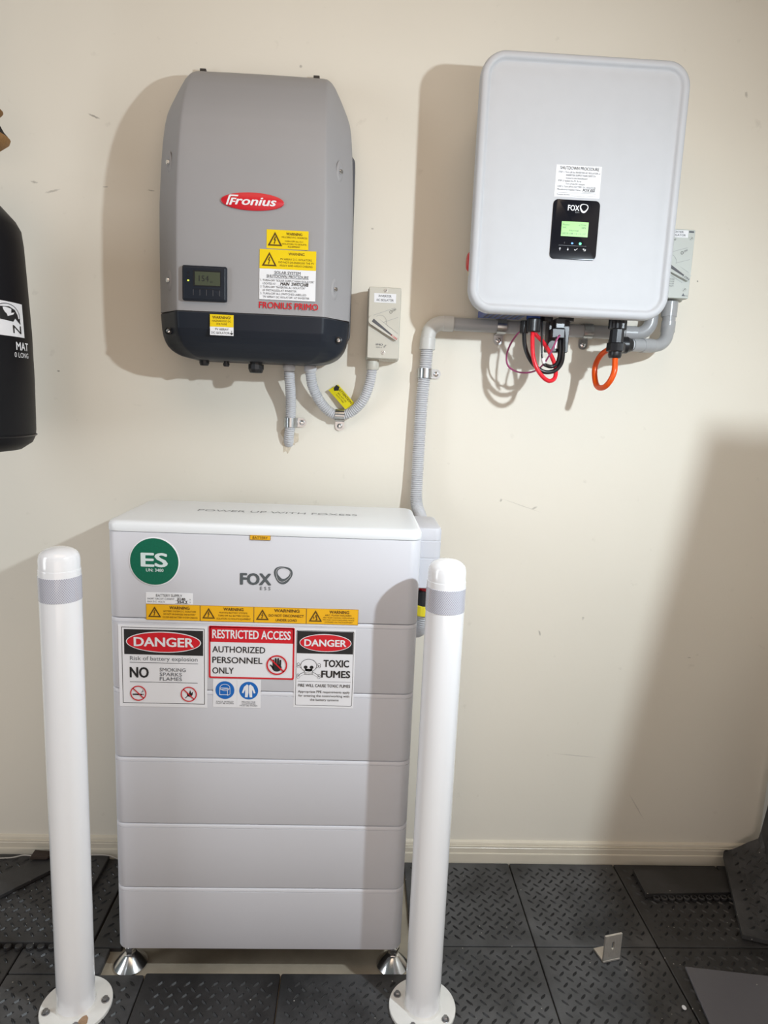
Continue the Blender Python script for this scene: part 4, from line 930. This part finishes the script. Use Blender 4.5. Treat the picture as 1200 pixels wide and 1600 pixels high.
# ppe stickers
for u0, u1, cx, l1, l2, lab in ((-.2805, -.2315, -.2560, ('FACE SHIELD',), 'MUST BE WORN', 'blue face shield sticker'), (-.2312, -.1820, -.2070, ('PROTECTIVE', 'CLOTHING'), 'MUST BE WORN', 'blue protective clothing sticker')):
    o, a = st('ppe_sticker', u0, u1, .6465, .7080, YB, m_wht2, label=lab)
    a.ell(m_blue, cx, .6845, .0195, lay=1, name='blue_disc')
    yy = .6580
    for t in l1: a.text(m_inkg, t, cx-.0175 if len(l1) == 1 else cx-.014, cx+.0175 if len(l1) == 1 else cx+.014, yy, .0030); yy -= .0040
    a.text(m_inkg, l2, cx-.0180, cx+.0180, yy, .0030)
    if len(l1) == 1:
        a.ring(m_wht2, cx, .6905, .0105, .0010, 2, 'pictogram', rz=.0075); a.frame(m_wht2, cx-.0110, cx+.0060, .6740, .6900, .0011, 2, 'pictogram')
        a.line(m_wht2, cx-.0095, .6860, cx+.0100, .6880, .0014, 2, 'pictogram'); a.line(m_wht2, cx+.0105, .6900, cx+.0105, .6760, .0010, 2, 'pictogram'); a.line(m_wht2, cx+.0050, .6730, cx+.0105, .6760, .0010, 2, 'pictogram')
    else:
        a.poly(m_wht2, [(cx-.0035, .6985), (cx-.0095, .6930), (cx-.0140, .6800), (cx-.0110, .6785), (cx-.0070, .6870), (cx-.0075, .6700), (cx-.0020, .6700), (cx-.0005, .6800), (cx-.0005, .6960)], 2, 'pictogram')
        a.poly(m_wht2, [(cx+.0035, .6985), (cx+.0005, .6960), (cx+.0005, .6800), (cx+.0020, .6700), (cx+.0075, .6700), (cx+.0070, .6870), (cx+.0110, .6785), (cx+.0140, .6800), (cx+.0095, .6930)], 2, 'pictogram')
    a.done(o)

# ------------------------------------------------------------------ bollards
def make_bollard(loc, label, bolts):
    T = thing('bollard', label, 'bollard', loc); ORG[T] = Vector((0, 0, 0))
    bm = bmesh.new(); lathe(bm, [(.0373, .010), (.0373, .955), (.0371, .957)], (0, 0, 0), 'z', 64); put('post', bm, m_boll, T, smooth=60)
    prof = [(.0364, .9545), (.0364, .9760), (.0358, .9778)]
    for i in range(1, 9):
        t = i/9; prof.append((.0358*math.cos(t*PI/2)**.85, .9778+.0205*math.sin(t*PI/2)))
    prof.append((.0006, .9984))
    bm = bmesh.new(); lathe(bm, prof, (0, 0, 0), 'z', 64); put('cap', bm, m_boll, T, smooth=50)
    bm = bmesh.new(); lathe(bm, [(.0373, .8985), (.0380, .8988), (.0380, .9445), (.0373, .9448)], (0, 0, 0), 'z', 64); put('reflective_band', bm, m_tape, T, smooth=40, label='honeycomb reflective tape')
    bm = bmesh.new(); lathe(bm, [(.0700, .012), (.0710, .0130), (.0710, .0195), (.0700, .0205), (.0400, .0205), (.0385, .0230), (.0373, .0260)], (0, 0, 0), 'z', 64); put('base_plate', bm, m_plate, T, smooth=40)
    for a_ in bolts:
        x, y = .0575*math.cos(a_), .0575*math.sin(a_)
        bm = bmesh.new(); lathe(bm, [(.0080, .0204), (.0082, .0218), (.0075, .0222)], (x, y, 0), 'z', 20); lathe(bm, [(.0058, .0220), (.0060, .0270), (.0050, .0285)], (x, y, 0), 'z', 6)
        put('bolt', bm, m_bolt, T, smooth=30)
    return T
b1 = make_bollard((-.5462, -.4770, 0), 'white bollard left of the battery cabinet', [math.radians(a_) for a_ in (8, 98, 188+15, 290)])
bm = bmesh.new(); lathe(bm, [(.0005, .0206), (.012, .0209), (.0005, .0212)], (.030, -.045, 0), 'z', 9)
rp = bm; 
for v in rp.verts: v.co.x = .030+(v.co.x-.030)*.8; v.co.y = -.045+(v.co.y+.045)*1.5
put('paint_chip', rp, m_rust, b1)
b2 = make_bollard((.1802, -.4785, 0), 'white bollard in front of the right edge of the battery cabinet', [math.radians(a_) for a_ in (155, 245, 322, 70)])

# ------------------------------------------------------------------ floor mats
def clip_poly(poly, pl):  # unused corners guard
    return poly
def treads(bm, inside, zf, flip=False, pitch=.0300, rng=None, L=.0205, W=.0060, h=.0030, xr=(-1, 1), yr=(-1, 1), rot=0.0):
    """raised diamond-plate lozenges; zf(x, y) gives the surface point"""
    nx0, nx1 = int(xr[0]/pitch)-1, int(xr[1]/pitch)+1; ny0, ny1 = int(yr[0]/pitch)-1, int(yr[1]/pitch)+1
    for i in range(nx0, nx1+1):
        for j in range(ny0, ny1+1):
            for k in (0, 1):
                cx = i*pitch+k*pitch/2; cy = j*pitch+k*pitch/2; ang = (PI/4 if (k == 0) != flip else -PI/4)+rot
                c, s = math.cos(ang), math.sin(ang)
                if not (inside(cx+c*L/2, cy+s*L/2) and inside(cx-c*L/2, cy-s*L/2)): continue
                pts = []
                for u, v, hh in ((-L/2, 0, 0), (-L*.22, -W/2, 0), (L*.22, -W/2, 0), (L/2, 0, 0), (L*.22, W/2, 0), (-L*.22, W/2, 0), (-L*.25, 0, h), (L*.25, 0, h)):
                    p = Vector(zf(cx+u*c-v*s, cy+u*s+v*c)); p.z += hh; pts.append(bm.verts.new(p))
                for f in ((0, 1, 6), (1, 2, 7, 6), (2, 3, 7), (3, 4, 7), (4, 5, 6, 7), (5, 0, 6)): bm.faces.new([pts[q] for q in f]).material_index = 1
def floor_mat(x0, x1, y0, y1, z, label, mat=None, flip=False, t=.012, group='rubber floor mats laid in a grid', zoff=0.0):
    g = .0013; bm = bmesh.new(); rr_plan(bm, x0+g, x1-g, y0+g, y1-g, .004, [(0, z), (0, z+t-.0022), (.0008, z+t-.0007), (.0026, z+t)], n=3)
    treads(bm, lambda x, y: x0+.008 < x < x1-.008 and y0+.008 < y < y1-.008, lambda x, y: (x, y, z+t-.0001), flip, xr=(x0, x1), yr=(y0, y1))
    o = put('rubber_floor_mat', bm, [mat or m_mat, m_tread], None, ((x0+x1)/2, (y0+y1)/2, z)); tag(o, label, 'mat'); 
    if group: o['group'] = group
    return o
Gd = 'rubber floor mats laid in a grid'
XS = [-1.03, -.73, -.43, -.13, .17, .47, .77, 1.07]
# back row, right of the battery
floor_mat(.17, .47, -.312, -.016, 0, 'rubber floor mat against the skirting, just right of the right bollard')
floor_mat(.47, .77, -.312, -.016, 0, 'dusty rubber floor mat against the skirting, behind the metal bracket')
floor_mat(.77, 1.07, -.312, -.016, 0, 'dark rubber floor mat lying under the loose offcut strip', m_mat2)
floor_mat(1.07, 1.183, -.312, -.016, 0, 'narrow rubber floor mat in the back right corner under the leaning mat', m_mat2)
# second row
floor_mat(.17, .47, -.612, -.312, 0, 'rubber floor mat at the bottom edge just right of the right bollard foot')
floor_mat(.47, .77, -.612, -.312, 0, 'rubber floor mat with the metal bracket standing on it')
floor_mat(.77, 1.07, -.612, -.312, 0, 'dark rubber floor mat half covered by the smooth grey sheet', m_mat2)
floor_mat(1.07, 1.183, -.612, -.312, 0, 'narrow rubber floor mat at the bottom right edge', m_mat2)
floor_mat(-.13, .17, -.612, -.3900, 0, 'rubber floor mat cut along the cabinet front, under the right bollard')
floor_mat(-.43, -.13, -.612, -.3900, 0, 'darker rubber floor mat cut along the cabinet front, at its middle', m_mat2)
floor_mat(-.73, -.43, -.612, -.3950, 0, 'rubber floor mat under the left bollard', flip=True)
floor_mat(-1.03, -.73, -.612, -.322, 0, 'rubber floor mat at the bottom left corner of the picture', m_mat2, flip=True)
floor_mat(-.73, -.530, -.3950, -.322, 0, 'narrow mat strip behind the left bollard beside the left cabinet foot', flip=True)
floor_mat(-.575, -.505, -.322, -.016, 0, 'dark rubber floor mat between the left bollard and the cabinet side', m_mat2, flip=True)
# raised mat on the left with puzzle edge
def scallop_strip(bm, x0, x1, y, z, t, n, r=.0085, out=-1):
    p = (x1-x0)/n
    for i in range(n):
        cx = x0+p*(i+.5)
        lathe(bm, [(r, z), (r, z+t*.8), (r*.85, z+t)], (cx, y+out*r*.55, 0), 'z', 14)
floor_mat(-1.20, -.90, -.322, -.016, 0, 'black rubber mat at the left edge by the skirting, under the raised mat', m_mat2)
o = floor_mat(-.90, -.577, -.322, -.016, 0, 'black rubber mat underneath the raised mat behind the left bollard', m_mat2)
o = floor_mat(-.945, -.640, -.322, -.018, .0135, 'raised black rubber mat with toothed front edge behind the left bollard', m_mat2, flip=True, group=None)
bm = bmesh.new(); scallop_strip(bm, -.90, -.65, -.322, .0135, .008, 10)
put('toothed_edge', bm, m_mat2, o)
for v in o.children[0].data.vertices: v.co -= Vector((0, 0, 0))
# flat strip lying diagonally on it
def slab(name, pts, z, t, mat, label, cat, group=None, zfun=None):
    bm = bmesh.new(); c = Vector((sum(p[0] for p in pts)/len(pts), sum(p[1] for p in pts)/len(pts)))
    def ins(k): 
        return [(c.x+(p[0]-c.x)*k, c.y+(p[1]-c.y)*k) for p in pts]
    loft(bm, [[(x, y, zz) for x, y in ins(k)] for k, zz in ((1, z), (1, z+t-.001), (.99, z+t))])
    o = put(name, bm, mat, None, (c.x, c.y, z)); tag(o, label, cat, group); return o
slab('rubber_strip', [(-.99, -.21), (-.935, -.285), (-.745, -.072), (-.800, -.030)], .0275, .009, m_mat2, 'flat rubber ramp strip lying diagonally on the raised left mat', 'mat')
# loose offcut strip with knobbly edge, right
T = thing('rubber_offcut', 'loose black rubber offcut with knobbly edge lying near the skirting', 'mat', (.93, -.11, .0145))
bm = bmesh.new(); pts = [(.812, -.058), (.808, -.150), (1.082, -.140), (1.100, -.055)]
loft(bm, [[(x, y, z) for x, y in pts] for z in (.0142, .0255, .0262)]); put('strip', bm, m_mat2, T)
bm = bmesh.new()
for i in range(12):
    cx = .835+i*.0205; lathe(bm, [(.0095, .0142), (.0095, .0200), (.0085, .0215), (.0055, .0215), (.0050, .0165)], (cx, -.1560+i*.0004, 0), 'z', 16)
put('knobbly_edge', bm, m_mat2, T)
slab('rubber_sheet', [(.805, -.376), (1.04, -.408), (1.06, -.62), (.775, -.62)], .0142, .006, m_matg, 'smooth grey rubber sheet lying face down at the bottom right corner', 'mat')
# leaning curved mat
bm = bmesh.new(); NU, NV = 26, 20
e1 = Vector((.945, -.325, 0)); e2 = Vector((.325, .945, 0)); P0 = Vector((.992, -.287, 0))
def lean(u, v):
    p = P0+e1*u*.97+e2*v*.30/1.0
    x = p.x; z = .0150+.040*(v)**1.3+0.012*u
    # climbs the right wall
    k = max(0, x-1.10)
    z += 3.2*k*k*(.35+.65*v)+0.35*k
    if p.x > 1.176:
        z += (p.x-1.176)*1.9; p.x = 1.176+(p.x-1.176)*.06
    return (p.x, min(p.y, -.024), z)
t_ = .011
g1 = [[bm.verts.new(Vector(lean(i/NU*.30, j/NV))+Vector((0, 0, t_))) for j in range(NV+1)] for i in range(NU+1)]
g0 = [[bm.verts.new(lean(i/NU*.30, j/NV)) for j in range(NV+1)] for i in range(NU+1)]
for i in range(NU):
    for j in range(NV):
        bm.faces.new((g1[i][j], g1[i+1][j], g1[i+1][j+1], g1[i][j+1])); bm.faces.new((g0[i][j+1], g0[i+1][j+1], g0[i+1][j], g0[i][j]))
for i in range(NU):
    bm.faces.new((g0[i][0], g0[i+1][0], g1[i+1][0], g1[i][0])); bm.faces.new((g1[i][NV], g1[i+1][NV], g0[i+1][NV], g0[i][NV]))
for j in range(NV):
    bm.faces.new((g1[0][j], g1[0][j+1], g0[0][j+1], g0[0][j])); bm.faces.new((g0[NU][j], g0[NU][j+1], g1[NU][j+1], g1[NU][j]))
treads(bm, lambda x, y: .008 < x < .29 and .008 < y < .292, lambda x, y: Vector(lean(x, y/.30))+Vector((0, 0, t_)), False, xr=(0, .3), yr=(0, .3), h=.0020)
o = put('rubber_floor_mat', bm, [m_mat, m_tread], None, (1.08, -.16, .015)); tag(o, 'loose rubber mat bent up against the right wall in the back corner', 'mat')

# ------------------------------------------------------------------ small things on the floor
T = thing('metal_bracket', 'small L-shaped aluminium bracket with a slotted hole standing on the rubber mat', 'bracket', (.637, -.335, .0137))
zb = .0140
bm = bmesh.new()
# upright plate with ridges and slot: built from quads round the slot
W2, H2, t2 = .0225, .0690, .0045; cx, y_f = .6330, -.3560
sl = [(.0036*math.cos(2*PI*(k+.5)/20), .0420+(.0065 if math.sin(2*PI*(k+.5)/20) > 0 else -.0065)+.0036*math.sin(2*PI*(k+.5)/20)) for k in range(20)]
ou = []
for k in range(20):
    a_ = 2*PI*(k+.5)/20; c_, s_ = math.cos(a_), math.sin(a_); m_ = max(abs(c_), abs(s_)); ou.append((c_/m_*W2, H2/2+s_/m_*H2/2))
vf = {}
for side, y in ((0, y_f), (1, y_f+t2)):
    vf[side] = ([bm.verts.new((cx+x, y, zb+z)) for x, z in ou], [bm.verts.new((cx+x, y, zb+z)) for x, z in sl])
for k in range(20):
    j = (k+1) % 20
    bm.faces.new((vf[0][0][k], vf[0][0][j], vf[0][1][j], vf[0][1][k])); bm.faces.new((vf[1][0][j], vf[1][0][k], vf[1][1][k], vf[1][1][j]))
    bm.faces.new((vf[0][0][j], vf[0][0][k], vf[1][0][k], vf[1][0][j])); bm.faces.new((vf[0][1][k], vf[0][1][j], vf[1][1][j], vf[1][1][k]))
for i in range(9):
    x = cx-W2+.003+i*.0045; box(bm, x, x+.0012, y_f-.0005, y_f+.0002, zb+.014, zb+H2-.001) if not (abs(x+.0006-cx) < .0042) else (box(bm, x, x+.0012, y_f-.0005, y_f+.0002, zb+.014, zb+.030), box(bm, x, x+.0012, y_f-.0005, y_f+.0002, zb+.054, zb+H2-.001))
bmesh.ops.recalc_face_normals(bm, faces=bm.faces)
put('upright_plate', bm, m_alu, T)
bm = bmesh.new(); box(bm, cx-W2, cx+W2, y_f-.0008, y_f+.040, zb, zb+.0048, bev=.0006); put('foot_plate', bm, m_alu, T)
T.rotation_euler = (0, 0, math.radians(14))
o = put('thin_cable', tube([(-.98, -.045, .0290), (-.90, -.040, .0290), (-.86, -.045, .0410), (-.82, -.050, .0415), (-.79, -.045, .0420), (-.75, -.034, .0340), (-.71, -.030, .0310), (-.68, -.026, .0300), (-.64, -.028, .0298), (-.60, -.030, .0165), (-.54, -.032, .0150)], .0017, sides=8), m_cord, None, (-.75, -.04, .03), smooth=180)
tag(o, 'thin pale cable lying along the skirting behind the left bollard', 'cable')
bm = bmesh.new(); rr_plan(bm, -.842, -.787, -.060, -.030, .008, [(0, .0385), (.001, .043), (.010, .0500)], n=3)
for v in bm.verts: v.co.z += .004*math.sin(v.co.x*300)
o = put('dry_leaf', bm, m_leaf, None, (-.815, -.045, .037)); tag(o, 'dark brown curled scrap on the floor beside the left bollard and skirting', 'scrap')
bm = bmesh.new(); bmesh.ops.create_icosphere(bm, subdivisions=2, radius=.004, matrix=Matrix.Translation((.7520, -.4800, .0160)) @ Matrix.Diagonal((1.2, 1.5, .6, 1)))
o = put('white_crumb', bm, m_wht, None, (.752, -.48, .0137)); tag(o, 'small white crumb on the mat left of the smooth grey sheet', 'crumb')

# ------------------------------------------------------------------ punching bag, left edge
BC = Vector((-.845, -.300)); BR = .165
T = thing('punching_bag', 'black hanging punching bag with white printed lettering at the left edge', 'punching bag', (BC.x, BC.y, 1.155))
bm = bmesh.new(); prof = [(.02, 1.150), (.10, 1.152), (.140, 1.158), (.160, 1.172), (.1665, 1.186), (.1680, 1.20), (.1690, 1.30), (.1675, 1.40), (.1630, 1.50), (.1595, 1.57), (.1560, 1.60), (.148, 1.615), (.125, 1.640), (.09, 1.66), (.03, 1.67)]
lathe(bm, prof, (BC.x, BC.y, 0), 'z', 64); put('bag_body', bm, m_bag, T, smooth=50)
bm = bmesh.new(); lathe(bm, [(.1690, 1.187), (.1700, 1.1885), (.1690, 1.190)], (BC.x, BC.y, 0), 'z', 64); put('bottom_seam', bm, m_black, T, smooth=50)
for sx_ in (-1, 1):
    bm = bmesh.new(); sweep(bm, [(BC.x+.10*sx_, BC.y, 1.645), (BC.x, BC.y, 2.10)], .006, 8); put('hanging_strap', bm, m_blk, T)
bm = bmesh.new(); sweep(bm, [(BC.x, BC.y, 2.095), (BC.x, BC.y, 2.72)], .006, 8); put('hanging_chain', bm, m_bolt, T)
# artwork wraps round the bag: u = angle-ish arc position in metres from the front-right generator
def wrap(u, v, d):
    ang = u/BR; r = interp([(1.30, .1690), (1.40, .1675), (1.50, .1630), (1.57, .1595)], v)[0]+.0008+d
    return (BC.x+r*math.cos(ang), BC.y+r*math.sin(ang), v)
def dense_rect(a, mat, u0, u1, z0, z1, lay, name):
    n = 12
    for i in range(n): a.rect(mat, u0+(u1-u0)*i/n, u0+(u1-u0)*(i+1)/n, z0, z1, lay, name)
a = Art(wrap)
E1 = .0010   # right end of the white label along the arc
dense_rect(a, m_wht2, E1-.090, E1, 1.3850, 1.4500, 1, 'white_label')
hc, hz = E1-.046, 1.4230
n = 30
a.band(m_ink, [(hc+.034*math.cos(PI*i/n-.35), hz+.0235*math.sin(PI*i/n-.35)) for i in range(n+1)]+[], [(hc+.0325*math.cos(PI*i/n-.35), hz+.0222*math.sin(PI*i/n-.35)) for i in range(n+1)], 2, 'helmet_emblem')
a.poly(m_ink, [(hc-.020, hz-.008), (hc+.012, hz-.010), (hc+.018, hz-.003), (hc+.029, hz-.010), (hc+.026, hz+.004), (hc+.019, hz+.013), (hc+.004, hz+.018), (hc-.020, hz+.016)], 3, 'helmet_emblem')
a.poly(m_wht2, [(hc-.002, hz-.001), (hc+.013, hz+.004), (hc+.017, hz+.008), (hc+.006, hz+.006), (hc-.004, hz+.004)], 4, 'helmet_emblem')
a.poly(m_ink, [(hc+.022, hz-.006), (hc+.034, hz-.0135), (hc+.031, hz-.002)], 3, 'helmet_emblem')
a.text(m_ink, 'N', E1-.036, E1-.012, 1.3915, .0150, lay=3, name='lettering')
a.text(m_wht2, 'MAT', E1-.030, E1+.0120, 1.3600, .0150, bold=.02, lay=2, name='lettering')
a.text(m_wht2, '0 LONG', E1-.036, E1+.0110, 1.3455, .0095, lay=2, name='lettering')
a.done(T)
# woven thing with fringe hanging above the bag
T = thing('woven_ornament', 'brown woven straw ornament with black fringe cut off by the left edge', 'ornament', (-.80, -.20, 1.78))
bm = bmesh.new(); lathe(bm, [(.010, 1.772), (.045, 1.776), (.059, 1.788), (.061, 1.794), (.052, 1.800), (.02, 1.802)], (-.801, -.200, 0), 'z', 28); put('woven_base', bm, m_straw, T, smooth=60)
bm = bmesh.new()
for k in range(46):
    a_ = random.uniform(-1.4, 1.0); r0, r1 = random.uniform(.012, .03), random.uniform(.042, .056)
    sweep(bm, [(-.801+r0*math.cos(a_), -.2+r0*math.sin(a_), 1.842), (-.801+(r0+r1)/2*math.cos(a_), -.2+(r0+r1)/2*math.sin(a_), 1.82), (-.801+r1*math.cos(a_), -.2+r1*math.sin(a_), 1.799)], .0011, 5)
o = put('black_fringe', bm, m_bristle, T)
bm = bmesh.new(); lathe(bm, [(.01, 1.835), (.043, 1.838), (.050, 1.846), (.040, 1.853), (.01, 1.856)], (-.801, -.200, 0), 'z', 24); put('woven_top', bm, m_straw, T, smooth=60)
bm = bmesh.new(); sweep(bm, [(-.801, -.2, 1.85), (-.801, -.2, 2.3), (-.801, -.002, 2.32)], .0012, 6); put('hanging_cord', bm, m_blk, T)
